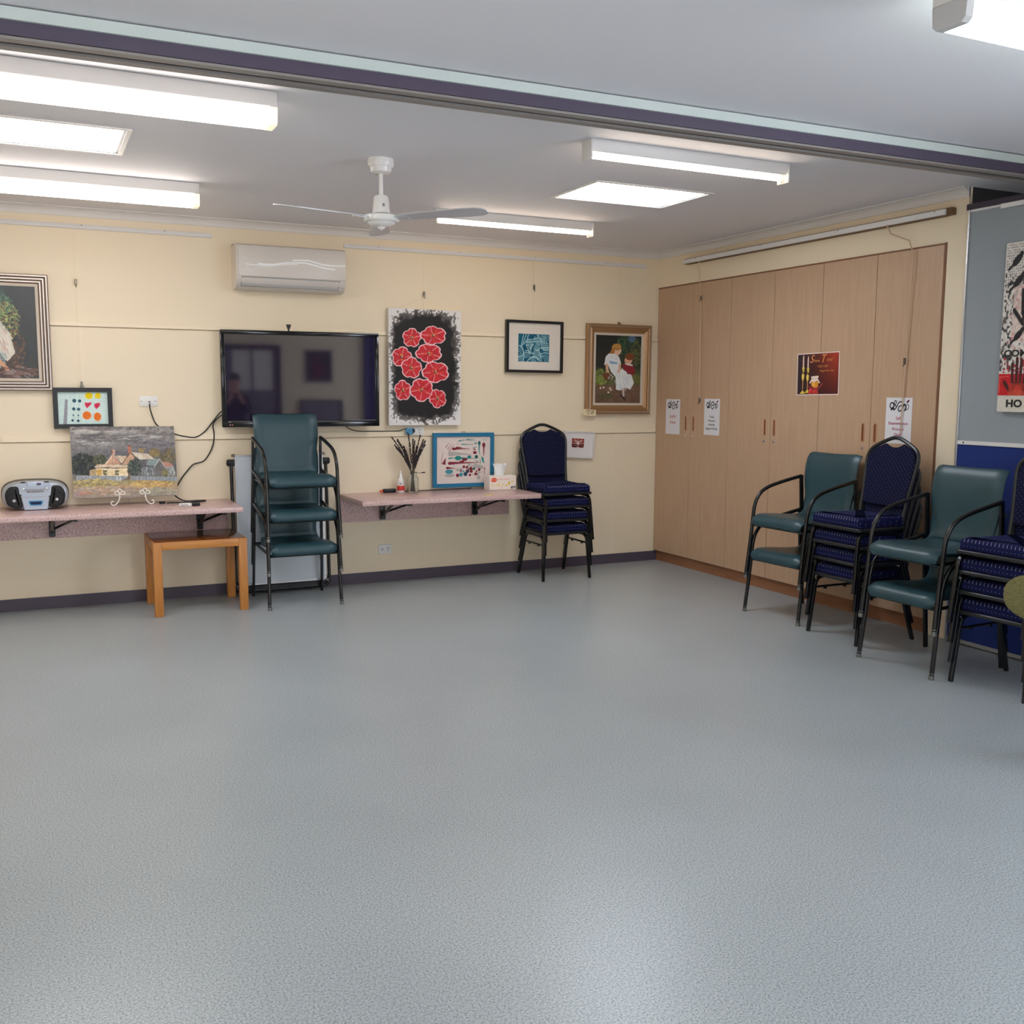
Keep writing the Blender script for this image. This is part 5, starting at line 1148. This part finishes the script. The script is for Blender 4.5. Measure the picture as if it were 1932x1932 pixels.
# ------------------------------------------------------------------ canvas on the partition panel
def pic_hands():
    y0, zt, zb = -3.524, 2.330, 1.398; w, h = .42, zt - zb
    t = thing('handprint_canvas', 'red white and black canvas of birds, hands and stamped words on grey panel', 'painting', (-.0235, y0 - w / 2, (zt + zb) / 2), -PI / 2)
    obj('canvas', MB().box(-w / 2, w / 2, -.036, 0, -h / 2, h / 2, .003, 1), M['canvas_white'], t)
    W, H = 150, 232; A = Art(W, H, (222, 216, 208)); A.mottle(10, 6, 1)
    # units: pixels of the canvas; left column of the photo is x 0..62
    n = A.noise(3, 2); n2 = A.noise(6, 3)
    for j in range(16):
        for i in range(16): A.ell(4 + i * 4.2, 3 + j * 3.6, 1.1, 1.0, (50, 46, 46), al=.8 if (i * 7 + j * 3) % 5 else .2)
    A.put(np.clip((n - .60) * 8, 0, 1) * (A.yy > 40) * (A.yy < 175) * (A.xx < 26), (40, 38, 38), .85); A.put(np.clip((n2 - .62) * 8, 0, 1) * (A.yy > 50) * (A.yy < 175), (64, 58, 58), .7)
    A.put(((A.xx > 22) & (A.yy > 58) & (A.yy < 134)).astype(float), (228, 206, 194), .75)
    r = random.Random(8)
    for _ in range(150):
        x, y = r.uniform(16, W), r.uniform(58, 150); A.ell(x, y, 2.2, 2.4, r.choice([(190, 60, 74), (206, 150, 146), (160, 130, 126)]), al=.6); A.ell(x, y, 1.2, 1.4, (226, 206, 196), al=.7)
    A.poly([(44, 0), (W, 0), (W, 12), (60, 14), (46, 8)], (200, 36, 46)); A.poly([(50, 22), (W, 20), (W, 30), (50, 30)], (200, 36, 46)); A.ell(50, 5, 8, 6, (200, 36, 46))
    K = (34, 32, 34)
    def bird(x, y, s, f=1): A.ell(x, y, 13 * s, 5.5 * s, K, -.6 * f); A.ell(x + 9 * s * f, y - 8 * s, 4 * s, 4 * s, K); A.line([(x - 8 * s * f, y + 6 * s), (x - 18 * s * f, y + 12 * s)], 4 * s, K); A.line([(x + 11 * s * f, y - 9 * s), (x + 15 * s * f, y - 9 * s)], 1.5 * s, K)
    bird(26, 24, 1.0); bird(32, 52, 1.0); bird(38, 126, .9); bird(104, 44, 1, -1); bird(110, 120, .9, -1)
    A.line([(8, 56), (30, 54)], 2.2, K); A.line([(52, 56), (80, 54)], 2.2, K); A.line([(40, 34), (70, 36)], 2, K)
    def hand(x, y, s, col, inn):
        A.poly([(x - 16 * s, y - 8 * s), (x + 16 * s, y - 8 * s), (x + 15 * s, y + 14 * s), (x + 6 * s, y + 26 * s), (x - 8 * s, y + 24 * s)], col)
        for dx, l in ((-13, 34), (-4, 42), (5, 40), (14, 32)): A.line([(x + dx * s, y - 4 * s), (x + dx * 1.15 * s, y - l * s)], 6.5 * s, col)
        A.line([(x - 12 * s, y + 10 * s), (x - 32 * s, y - 8 * s)], 7 * s, col); A.ell(x, y + 6 * s, 9 * s, 10 * s, inn)
    hand(58, 100, 1.0, K, (228, 214, 202))
    for _ in range(120): A.ell(r.uniform(8, W), r.uniform(158, 178), 2.0, 1.8, r.choice([(150, 30, 44), (176, 40, 54)]), al=.85)
    A.poly([(0, 179), (W, 177), (W, 208), (0, 209)], (198, 26, 34)); A.line([(2, 183), (22, 182)], 1, (226, 120, 110)); A.line([(3, 184), (3, 204)], 1, (226, 120, 110))
    hand(44, 198, .95, (72, 30, 30), (206, 70, 50)); A.poly([(24, 192), (58, 192), (56, 209), (22, 209)], (200, 58, 42), .7); A.ell(44, 206, 20, 5, (214, 84, 60), al=.6)
    hand(108, 198, .95, (72, 30, 30), (206, 70, 50))
    A.poly([(0, 209), (W, 208), (W, H), (0, H)], (214, 208, 196)); A.mottle(7, 2.5, 12)
    A.mesh('painted_face', w - .002, h - .002, -.0368, M['art'], t)
    k = M['paint_black']; sc = w / W
    def word(q, px, py, pw, ph, b=.04):
        lettering(q, k, t, -w / 2 + (px + pw / 2) * sc, h / 2 - py * h / H, -.0375, width=pw * sc, height=ph * h / H, bold=b)
    word('COM', 9, 151, 53, 9.8); word('HO', 21, 220, 36, 11); word('B', 56, 16, 12, 11)
pic_hands()

# ------------------------------------------------------------------ teal armchairs
def make_armchair(label):
    t = thing('armchair', label, 'chair', (0, 0, 0), 0)
    # upholstered shell: profile (y, z, half width), front to back
    prof = [(-.262, .372, .222), (-.272, .392, .228), (-.262, .412, .232), (-.225, .424, .234), (-.12, .420, .233), (0, .410, .230), (.09, .408, .224), (.145, .420, .214), (.178, .455, .204), (.192, .51, .205), (.198, .58, .216), (.203, .66, .229), (.210, .74, .233), (.224, .80, .233), (.243, .835, .232), (.256, .846, .231)]
    P = smooth_path([(p[0], p[1], p[2]) for p in prof], 4)
    nu = 15
    def shell(P, th, crown):
        m = MB(); n = len(P); top = []; bot = []
        for i, p in enumerate(P):
            a = P[max(i - 1, 0)]; b = P[min(i + 1, n - 1)]; d = Vector((b.x - a.x, b.y - a.y)).normalized(); nn = Vector((-d.y, d.x))
            fi = min(1.0, math.sin(min(1, (i + .6) / 3.0) * PI / 2), math.sin(min(1, (n - i - .4) / 3.0) * PI / 2))
            for k in range(nu):
                u = -1 + 2 * k / (nu - 1); ed = math.sqrt(max(0, 1 - abs(u) ** 10)); h = th / 2 * ed * fi
                dish = crown * (1 - u * u)
                m.v.append((u * p.z, p.x + nn.x * (h + .003 - dish), p.y + nn.y * (h + .003 - dish)))
            for k in range(nu):
                u = -1 + 2 * k / (nu - 1); ed = math.sqrt(max(0, 1 - abs(u) ** 10)); h = th / 2 * ed * fi
                m.v.append((u * p.z, p.x - nn.x * h, p.y - nn.y * h))
        w = 2 * nu
        for i in range(n - 1):
            for k in range(nu - 1):
                m.f.append([i * w + k, i * w + k + 1, (i + 1) * w + k + 1, (i + 1) * w + k]); m.f.append([i * w + nu + k + 1, i * w + nu + k, (i + 1) * w + nu + k, (i + 1) * w + nu + k + 1])
            m.f.append([i * w + nu, i * w, (i + 1) * w, (i + 1) * w + nu]); m.f.append([i * w + nu - 1, i * w + 2 * nu - 1, (i + 1) * w + 2 * nu - 1, (i + 1) * w + nu - 1])
        for e in (0, n - 1):
            for k in range(nu - 1): m.f.append([e * w + k, e * w + k + 1, e * w + nu + k + 1, e * w + nu + k])
        m.mi = [0] * len(m.f); return m
    cut = 30
    st = obj('seat', shell(P[:cut + 1], .046, .006), M['teal'], t, ang=60, label='teal vinyl seat')
    bk = obj('backrest', shell(P[cut:], .038, .010), M['teal'], t, ang=60, label='teal vinyl backrest')
    for nm, par, Q in (('seat_piping', st, P[2:cut]), ('back_piping', bk, P[cut + 1:])):
        for s in (-1, 1): obj(nm, MB().tube([(s * (p.z - .004), p.x, p.y - .004) for p in Q], .0035, 5), M['piping'], par)
    for s in (-1, 1):
        x = s * .247
        path = [(x + s * .006, -.292, 0), (x, -.262, .26), (x, -.246, .42), (x, -.236, .49), (x, -.214, .545), (x, -.170, .592), (x, -.105, .622), (x, .0, .648), (x, .10, .668), (x - s * .002, .185, .684)]
        lg = obj('front_leg_and_arm', MB().tube(smooth_path(path, 5), .0125, 10), M['black_metal'], t)
        obj('foot_cap', MB().tube([(x + s * .006, -.292, 0), (x + s * .0055, -.2895, .022)], .0140, 10).tube([(x + s * .0052, -.288, .030), (x + s * .005, -.2875, .034)], .0136, 10), M['worn'], lg, label='worn silver foot ring')
        obj('rear_leg', MB().tube([(x - s * .002, .186, .690), (x + s * .001, .205, .42), (x + s * .008, .252, 0)], .0135, 8, shape=[(.5, 1), (-.5, 1), (-.62, .8), (-.62, -.8), (-.5, -1), (.5, -1), (.62, -.8), (.62, .8)], up=(1, 0, 0)), M['black_metal'], t)
        obj('side_rail', MB().tube([(s * .236, -.25, .372), (s * .236, .196, .392)], .010, 8), M['black_metal'], t)
    obj('front_crossbar', MB().tube([(-.247, -.245, .366), (.247, -.245, .366)], .011, 8), M['black_metal'], t)
    obj('rear_crossbar', MB().tube([(-.247, .198, .394), (.247, .198, .394)], .011, 8), M['black_metal'], t)
    return t
GP = .236
first_g = {}
def place_arm(loc, deg, label, group):
    if not first_g:
        o = make_armchair(label); first_g['o'] = o; o.location = loc; o.rotation_euler = (0, 0, math.radians(deg)); o['group'] = group; return o
    return dup(first_g['o'], loc, math.radians(deg), label, group)
for k, w in enumerate(['bottom', 'middle', 'top']):
    place_arm((-3.33, -.41 - .002 * k, k * GP), 0, 'teal vinyl armchair, %s of the stack of three in front of the television' % w, 'teal armchairs stacked by the television')
for k, w in enumerate(['lower', 'upper']):
    place_arm((-.312, -2.295, k * GP), -87, 'teal vinyl armchair, %s of the pair against the beech cupboards' % w, 'teal armchairs in a pair by the cupboards')
for k, w in enumerate(['lower', 'upper']):
    place_arm((-.505, -3.555, k * GP), -89, 'teal vinyl armchair, %s of the pair in front of the cream pillar' % w, 'teal armchairs in a pair by the pillar')

# ------------------------------------------------------------------ navy banquet chairs
def yb(z): return .165 + (z - .40) * .20
def make_banquet(label):
    t = thing('banquet_chair', label, 'chair', (0, 0, 0), 0)
    s_ = [(-.20, -.195), (.20, -.195), (.205, -.17), (.190, .165), (.175, .185), (-.175, .185), (-.190, .165), (-.205, -.17)]
    ol = [(p.x, p.y) for p in fillet([(a, b, 0) for a, b in s_], .035, 4, True)]
    c = MB().pad(ol, .382, .442, .022, 4); c.v = [(v[0], v[2], v[1]) for v in c.v]
    obj('seat', c, M['blue_seat'], t, ang=60, label='navy dotted seat cushion')
    rim = [(p.x, p.y, .374) for p in fillet([(a * 1.015, b * 1.015, 0) for a, b in s_], .035, 4, True)]
    obj('seat_frame', MB().tube(rim, .0105, 8, closed=True, shape=[(.6, 1), (-.6, 1), (-1, .6), (-1, -.6), (-.6, -1), (.6, -1), (1, -.6), (1, .6)], up=(0, 0, 1)), M['grey_tube'], t, label='grey metal seat rim')
    arch = [(.178, .375), (.180, .46), (.188, .58), (.203, .72), (.204, .792), (.168, .842), (.06, .893), (0, .906)]
    full = [(x, yb(z), z) for x, z in arch] + [(-x, yb(z), z) for x, z in reversed(arch[:-1])]
    tube_path = [Vector((.170, .02, .372)), Vector((.176, .12, .374))] + [Vector(p) for p in smooth_path(full, 5)] + [Vector((-.176, .12, .374)), Vector((-.170, .02, .372))]
    obj('back_frame', MB().tube(tube_path, .0125, 8), M['grey_tube'], t, label='dark grey arched back frame')
    half = [(.0, .846), (.03, .848), (.058, .858), (.075, .868), (.155, .836), (.186, .800), (.192, .77), (.191, .72), (.180, .62), (.171, .53), (.166, .50), (.12, .492), (0, .490)]
    ol2 = half + [(-x, z) for x, z in reversed(half[1:-1])]
    b = MB().pad(ol2, .012, -.014, .008, 3); b.xf(lambda v: Vector((v.x, v.y + yb(v.z), v.z)))
    obj('backrest', b, M['blue_back'], t, ang=60, label='navy dotted back pad')
    LS = [(1, .8), (.8, 1), (-.8, 1), (-1, .8), (-1, -.8), (-.8, -1), (.8, -1), (1, -.8)]
    for s in (-1, 1):
        x0, x1 = s * .196, s * .212
        fr = fillet([(x1, -.222, 0), (x0, -.188, .352), (x0, -.02, .356)], .055, 6); rr = fillet([(x1, .222, 0), (x0, .115, .352), (x0, -.02, .356)], .055, 6)
        obj('leg', MB().tube(fr, .0105, 8, shape=LS), M['black_metal'], t); obj('leg', MB().tube(rr, .0105, 8, shape=LS), M['black_metal'], t)
        obj('stretcher', MB().tube([(s * .199, -.192, .285), (s * .199, .135, .285)], .0075, 6).box(s * .199 - .006, s * .199 + .006, -.12, -.10, .268, .285).box(s * .199 - .006, s * .199 + .006, .04, .06, .268, .285), M['black_metal'], t)
    return t
BP = .1065
first_b = {}
def place_ban(loc, deg, label, group):
    if not first_b:
        o = make_banquet(label); first_b['o'] = o; o.location = loc; o.rotation_euler = (0, 0, math.radians(deg)); o['group'] = group; return o
    return dup(first_b['o'], loc, math.radians(deg), label, group)
for (ox, oy, deg, where, grp) in [(-1.18, -.318, 0, 'the stack beside the right counter', 'navy chairs stacked beside the counter'),
                                  (-.405, -2.912, -91.5, 'the stack between the armchair pairs', 'navy chairs stacked by the cupboards'),
                                  (-.490, -4.078, -88, 'the stack at the right edge', 'navy chairs stacked at the right edge')]:
    a = math.radians(deg); fx, fy = math.sin(a), -math.cos(a)
    for k, w in enumerate(['lowest chair', 'second from the floor', 'third from the floor', 'topmost chair']):
        place_ban((ox + fx * .013 * k, oy + fy * .013 * k, k * BP), deg, 'navy dotted banquet chair, %s of %s' % (w, where), grp)

# ------------------------------------------------------------------ olive chair mostly outside the right edge
def olive_chair():
    t = thing('olive_chair', 'olive green fabric chair with an oval back pad, cut by the right edge', 'chair', (-1.207, -5.03, 0), math.radians(4.2 + 90))
    # local: faces -Y
    def oval(a, b, n=36): return [(a * math.copysign(abs(math.cos(q)) ** .8, math.cos(q)), b * math.copysign(abs(math.sin(q)) ** .8, math.sin(q))) for q in np.linspace(0, 2 * PI, n + 1)[:-1]]
    bp = MB().pad([(x, z + .73) for x, z in oval(.20, .094)], .378, .425, .018, 3); bo = obj('backrest', bp, M['olive'], t, ang=60, label='olive woven oval back pad')
    obj('piping', MB().tube([(x * 1.0, .402, z + .73) for x, z in oval(.199, .093)], .004, 6, closed=True), mat('dark_olive_piping', (64, 62, 30), .8), bo)
    m = MB().pad(oval(.20, .20), .43, .49, .02, 3); m.v = [(v[0], v[2], v[1]) for v in m.v]; obj('seat', m, M['olive'], t, ang=60)
    obj('back_bar', MB().tube(fillet([(0, .0, .415), (0, .365, .415), (0, .372, .74)], .06, 5), .014, 8), M['black_metal'], t)
    obj('column', MB().lathe([(.03, .05), (.03, .25), (.018, .25), (.018, .43), (.06, .432)], seg=16), M['black_metal'], t)
    for k in range(5):
        a = 2 * PI * k / 5 + .3; c, s = math.cos(a), math.sin(a)
        l = obj('leg', MB().tube([(0, 0, .075), (.19 * c, .19 * s, .055)], .016, 8), M['black_metal'], t)
        obj('glide', MB().lathe([(.018, 0), (.018, .02), (.01, .05), (0, .05)], (.19 * c, .19 * s, 0), 10), M['black'], l)
olive_chair()

# ------------------------------------------------------------------ low timber table
def table():
    t = thing('side_table', 'low orange timber table with a dark brown top under the left counter', 'table', (-4.010, -.345, 0), math.radians(0))
    L, D, H, s = .305, .262, .497, .056
    obj('top', MB().box(-L + .012, L - .012, -D + .012, D - .012, H - .014, H + .002, .003, 2), M['timber_top'], t, label='dark brown glossy top')
    for sx in (-1, 1):
        for sy in (-1, 1):
            obj('leg', MB().box(sx * L, sx * (L - s), sy * D, sy * (D - .05), 0, H, .004, 2), M['timber'], t)
    for sy in (-1, 1): obj('apron_rail', MB().box(-L + s, L - s, sy * D, sy * (D - .03), H - .052, H, .003, 2), M['timber_h'], t)
    for sx in (-1, 1): obj('apron_rail', MB().box(sx * L, sx * (L - .03), -D + .05, D - .05, H - .052, H, .003, 2), M['timber'], t)
table()

# ------------------------------------------------------------------ folded whiteboard
def whiteboard():
    t = thing('whiteboard', 'white board in a black tube frame standing behind the armchair stack', 'whiteboard', (-3.355, -.125, 0), 0); t.rotation_euler = (math.radians(-3.2), 0, 0)
    x0, x1, z0, z1 = -.325, .325, .075, 1.03
    obj('board', MB().box(x0 + .008, x1 - .008, -.012, .012, z0 + .008, z1 - .008), M['board'], t, label='pale writing surface')
    e = MB()
    e.box(x0, x0 + .016, -.015, .015, z0, z1).box(x1 - .016, x1, -.015, .015, z0, z1).box(x0, x1, -.015, .015, z1 - .014, z1).box(x0, x1, -.015, .015, z0, z0 + .014)
    obj('alu_edge', e, M['alu'], t, label='aluminium edge')
    c = MB()
    for x in (x0, x1):
        for z in (z0, z1): c.box(x - .006 * (1 if x < 0 else -1) - .012, x - .006 * (1 if x < 0 else -1) + .012, -.017, .017, z - .012, z + .008, .004, 1)
    obj('corner_cap', c, M['hook'], t)
    pth = fillet([(-.348, 0, .985), (-.348, 0, .032), (.350, 0, .032), (.350, 0, .985)], .06, 6)
    fr = obj('tube_frame', MB().tube(pth, .0125, 10), M['black_metal'], t, label='black tube frame')
    obj('bottom_bar', MB().box(-.30, .30, -.014, .014, .036, .066), M['black'], t)
    for s in (-1, 1):
        obj('clamp', MB().box(s * .322, s * .37, -.02, .02, .95, 1.0, .008, 2).lathe([(.022, -.012), (.025, -.004), (.025, .008), (.018, .014), (0, .015)], (s * .365, 0, .975), 14, Matrix.Rotation(s * PI / 2, 3, 'Y')), M['black'], fr)
whiteboard()

# ------------------------------------------------------------------ the unseen end of the room, mirrored in the television glass
d1 = MB()
d1.box(-3.52, -3.44, YF, YF + .05, 0, 2.22).box(-2.62, -2.54, YF, YF + .05, 0, 2.22).box(-3.44, -2.62, YF, YF + .05, 2.14, 2.22)
struct('trim_17', d1, M['door_frame'])
struct('door_1', MB().box(-3.44, -2.62, YF, YF + .03, 0, 1.50).box(-3.44, -3.30, YF, YF + .03, 1.5, 2.14).box(-3.01, -2.98, YF, YF + .03, 1.5, 2.14).box(-2.67, -2.62, YF, YF + .03, 1.5, 2.14), [M['door_grey']])
for a, b in ((-3.30, -3.01), (-2.98, -2.67)): obj('door_panel', MB().box(a, b, YF, YF + .012, 1.5, 2.14), M['white_metal'], bpy.data.objects['door_1'])
t = thing('framed_painting', 'dark red painting in a grey frame on the wall behind the viewer', 'picture', (-1.93, YF + .004, 1.89), PI)
obj('frame', frame_bars(MB(), .46, .54, .03, 0, -.025), M['alu_dull'], t, smooth=False)
A = Art(50, 60, (50, 48, 56)); A.dabs(25, 32, 14, 22, 120, 8, 3, 1.2, [(120, 40, 52), (90, 34, 46), (70, 64, 60)], .8); A.mesh('painting', .40, .48, -.01, M['art'], t)
t = thing('notice_board', 'dark notice board leaning low on the wall behind the viewer', 'notice board', (-1.9, YF + .02, 1.0), PI)
obj('panel', MB().box(-.34, .34, -.02, 0, -.33, .33), M['door_grey'], t); obj('frame', frame_bars(MB(), .70, .68, .03, .002, -.03), M['door_frame'], t, smooth=False)
cu = MB(); n = 40
pts = [(-1.2 + 1.0 * i / n, YF + .06 + .025 * math.sin(i * 1.1)) for i in range(n + 1)]
for i in range(n): cu.add([(pts[i][0], pts[i][1], .1), (pts[i + 1][0], pts[i + 1][1], .1), (pts[i + 1][0], pts[i + 1][1], 2.5), (pts[i][0], pts[i][1], 2.5)], [(0, 1, 2, 3)])
tag(obj('curtain', cu, M['curtain']), 'navy curtain on the wall behind the viewer', 'curtain')

# ------------------------------------------------------------------ the person mirrored in the television, standing in front of the door behind the viewer
def skin(name, pts, edges, radii, m, parent, sub=2, root=0):
    me = bpy.data.meshes.new(name); me.from_pydata(pts, edges, []); o = link(name, me, parent)
    k = o.modifiers.new('skin', 'SKIN')
    for v, r in zip(me.skin_vertices[0].data, radii): v.radius = (r if isinstance(r, tuple) else (r, r))
    me.skin_vertices[0].data[root].use_root = True
    k.use_smooth_shade = True; k.branch_smoothing = .6
    q = o.modifiers.new('sub', 'SUBSURF'); q.levels = sub; q.render_levels = sub
    me.materials.append(m); return o
def person():
    t = thing('person', 'person in dark clothes holding up a phone, seen only mirrored in the television', 'person', (-3.30, -8.85, 0), PI)
    S, Dk, Tr, Hr = mat('skin', (196, 150, 124), .55), mat('dark_jumper', (34, 32, 44), .85), mat('dark_trousers', (28, 28, 34), .85), mat('dark_hair', (30, 24, 22), .6)
    # faces -Y locally; one continuous body: pelvis, chest, neck, head, arms, legs
    P = [(0, .01, .92), (0, .0, 1.08), (0, -.005, 1.24), (0, .0, 1.38), (0, -.005, 1.46), (0, -.02, 1.53), (0, -.03, 1.60), (0, -.02, 1.67),
         (.10, .01, .86), (.105, -.01, .48), (.11, .02, .08), (.12, -.10, .035), (-.10, .01, .86), (-.105, -.01, .48), (-.11, .02, .08), (-.12, -.10, .035),
         (.17, .0, 1.39), (.22, -.03, 1.13), (.11, -.24, 1.31), (.075, -.275, 1.37), (-.17, .0, 1.39), (-.22, -.03, 1.13), (-.11, -.24, 1.31), (-.075, -.275, 1.37)]
    E = [(0, 1), (1, 2), (2, 3), (3, 4), (4, 5), (5, 6), (6, 7), (0, 8), (8, 9), (9, 10), (10, 11), (0, 12), (12, 13), (13, 14), (14, 15), (3, 16), (16, 17), (17, 18), (18, 19), (3, 20), (20, 21), (21, 22), (22, 23)]
    Rr = [(.15, .10), (.135, .095), (.15, .105), (.12, .09), .052, .072, .085, .075, .085, .056, .038, .036, .085, .056, .038, .036, .055, .042, .029, .024, .055, .042, .029, .024]
    obj_body = skin('body', P, E, Rr, S, t)
    tp = [0, 1, 2, 3, 16, 17, 18, 20, 21, 22]; ix = {a: i for i, a in enumerate(tp)}
    te = [(ix[a], ix[b]) for a, b in E if a in ix and b in ix]
    n = len(tp)
    skin('jumper', [P[a] for a in tp] + [(0, -.002, 1.445), (0, .01, .84)], te + [(ix[3], n), (0, n + 1)], [tuple(x + .020 for x in (Rr[a] if isinstance(Rr[a], tuple) else (Rr[a], Rr[a]))) for a in tp] + [(.078, .078), (.17, .125)], Dk, t)
    tp = [0, 8, 9, 10, 12, 13, 14]; ix = {a: i for i, a in enumerate(tp)}
    te = [(ix[a], ix[b]) for a, b in E if a in ix and b in ix]
    skin('trousers', [P[a] for a in tp], te, [tuple(x + .012 for x in (Rr[a] if isinstance(Rr[a], tuple) else (Rr[a], Rr[a]))) for a in tp], Tr, t)
    for s in (-1, 1): obj('shoe', MB().box(s * .115 - .045, s * .115 + .045, -.20, .07, 0, .075, .03, 3), M['black'], t)
    hair = MB().lathe([(.0, .118), (.05, .108), (.085, .07), (.098, .01), (.09, -.05), (.06, -.09)], (0, .004, 1.645), 20); hair.xf(lambda v: Vector((v.x, v.y + max(0, 1.68 - v.z) * .25, v.z)))
    obj('hair', hair, Hr, t)
    for s in (-1, 1):
        e = obj('eye', MB().lathe([(0, -.011), (.011, 0), (0, .011)], (s * .032, -.100, 1.625), 10), M['white_gloss'], t)
        obj('pupil', MB().lathe([(0, -.005), (.005, 0), (0, .005)], (s * .032, -.109, 1.625), 8), M['black'], e)
        obj('ear', MB().lathe([(0, -.028), (.014, -.012), (.016, .012), (0, .028)], (s * .088, -.015, 1.61), 10), S, t)
    obj('nose', MB().prism([(-.016, 1.585), (.016, 1.585), (.005, 1.63), (-.005, 1.63)], -.128, -.095, 'y'), S, t)
    obj('mouth', MB().tube([(-.024, -.098, 1.562), (0, -.104, 1.559), (.024, -.098, 1.562)], .004, 6), mat('lips', (160, 96, 88), .5), t)
    for s in (-1, 1):                                                   # five fingers of each hand closing on the phone
        pl = (s * .075, -.285, 1.385)
        for k, ln in enumerate((.058, .064, .060, .048)):
            b = Vector(pl) + Vector((s * .004, -.012, .034 - k * .019)); f = [b + Vector((s * .012, .01, 0)), b + Vector((s * .006, -.018, 0)), b + Vector((-s * ln * .55, -.022, .002)), b + Vector((-s * ln * .9, -.016, .002))]
            obj('finger', MB().tube(smooth_path(f, 4), .008, 8), S, t)
        th = [Vector(pl) + Vector((s * .004, .014, .03)), Vector(pl) + Vector((-s * .012, .022, .055)), Vector(pl) + Vector((-s * .034, .016, .066))]
        obj('thumb', MB().tube(smooth_path(th, 4), .009, 8), S, t)
        obj('palm', MB().box(s * .075 - .014, s * .075 + .014, -.30, -.262, 1.345, 1.43, .012, 3), S, t)
    ph = thing('phone', 'black phone held up in both hands of the mirrored person', 'phone', (-3.30, -8.85 + .287, 1.405), PI)
    obj('case', MB().box(-.076, .076, -.004, .004, -.037, .037, .004, 2), M['black'], ph)
    obj('lens', MB().lathe([(.008, 0), (.008, .002), (0, .002)], (.055, -.004, .02), 12, Matrix.Rotation(PI / 2, 3, 'X')), M['bezel'], ph)
person()

# ------------------------------------------------------------------ camera, world and view
cam = bpy.data.cameras.new('camera'); co = bpy.data.objects.new('camera', cam); COL.objects.link(co)
yaw, pitch, roll, fpx = 0.449916941, -0.1199747, 0.00522799638, 1892.17062
fw = Vector((math.sin(yaw) * math.cos(pitch), math.cos(yaw) * math.cos(pitch), math.sin(pitch)))
r0 = Vector((math.cos(yaw), -math.sin(yaw), 0)); u0 = r0.cross(fw)
rt = r0 * math.cos(roll) + u0 * math.sin(roll); up = rt.cross(fw)
co.matrix_world = Matrix(((rt.x, up.x, -fw.x, -5.02183519), (rt.y, up.y, -fw.y, -7.48180919), (rt.z, up.z, -fw.z, 1.5), (0, 0, 0, 1)))
cam.sensor_width = 36; cam.sensor_fit = 'HORIZONTAL'; cam.lens = fpx / 1932 * 36; cam.clip_start = .05; cam.clip_end = 60
SC.camera = co
w = bpy.data.worlds.new('world'); SC.world = w; w.use_nodes = True
w.node_tree.nodes['Background'].inputs['Color'].default_value = (.5, .5, .5, 1); w.node_tree.nodes['Background'].inputs['Strength'].default_value = 0.0
SC.view_settings.view_transform = 'Standard'; SC.view_settings.look = 'None'
SC.view_settings.exposure = -0.01; SC.view_settings.gamma = 1.0; SC.view_settings.use_curve_mapping = False
SC.cycles.max_bounces = 10; SC.cycles.diffuse_bounces = 6; SC.cycles.glossy_bounces = 4; SC.cycles.transmission_bounces = 8
SC.cycles.use_denoising = True
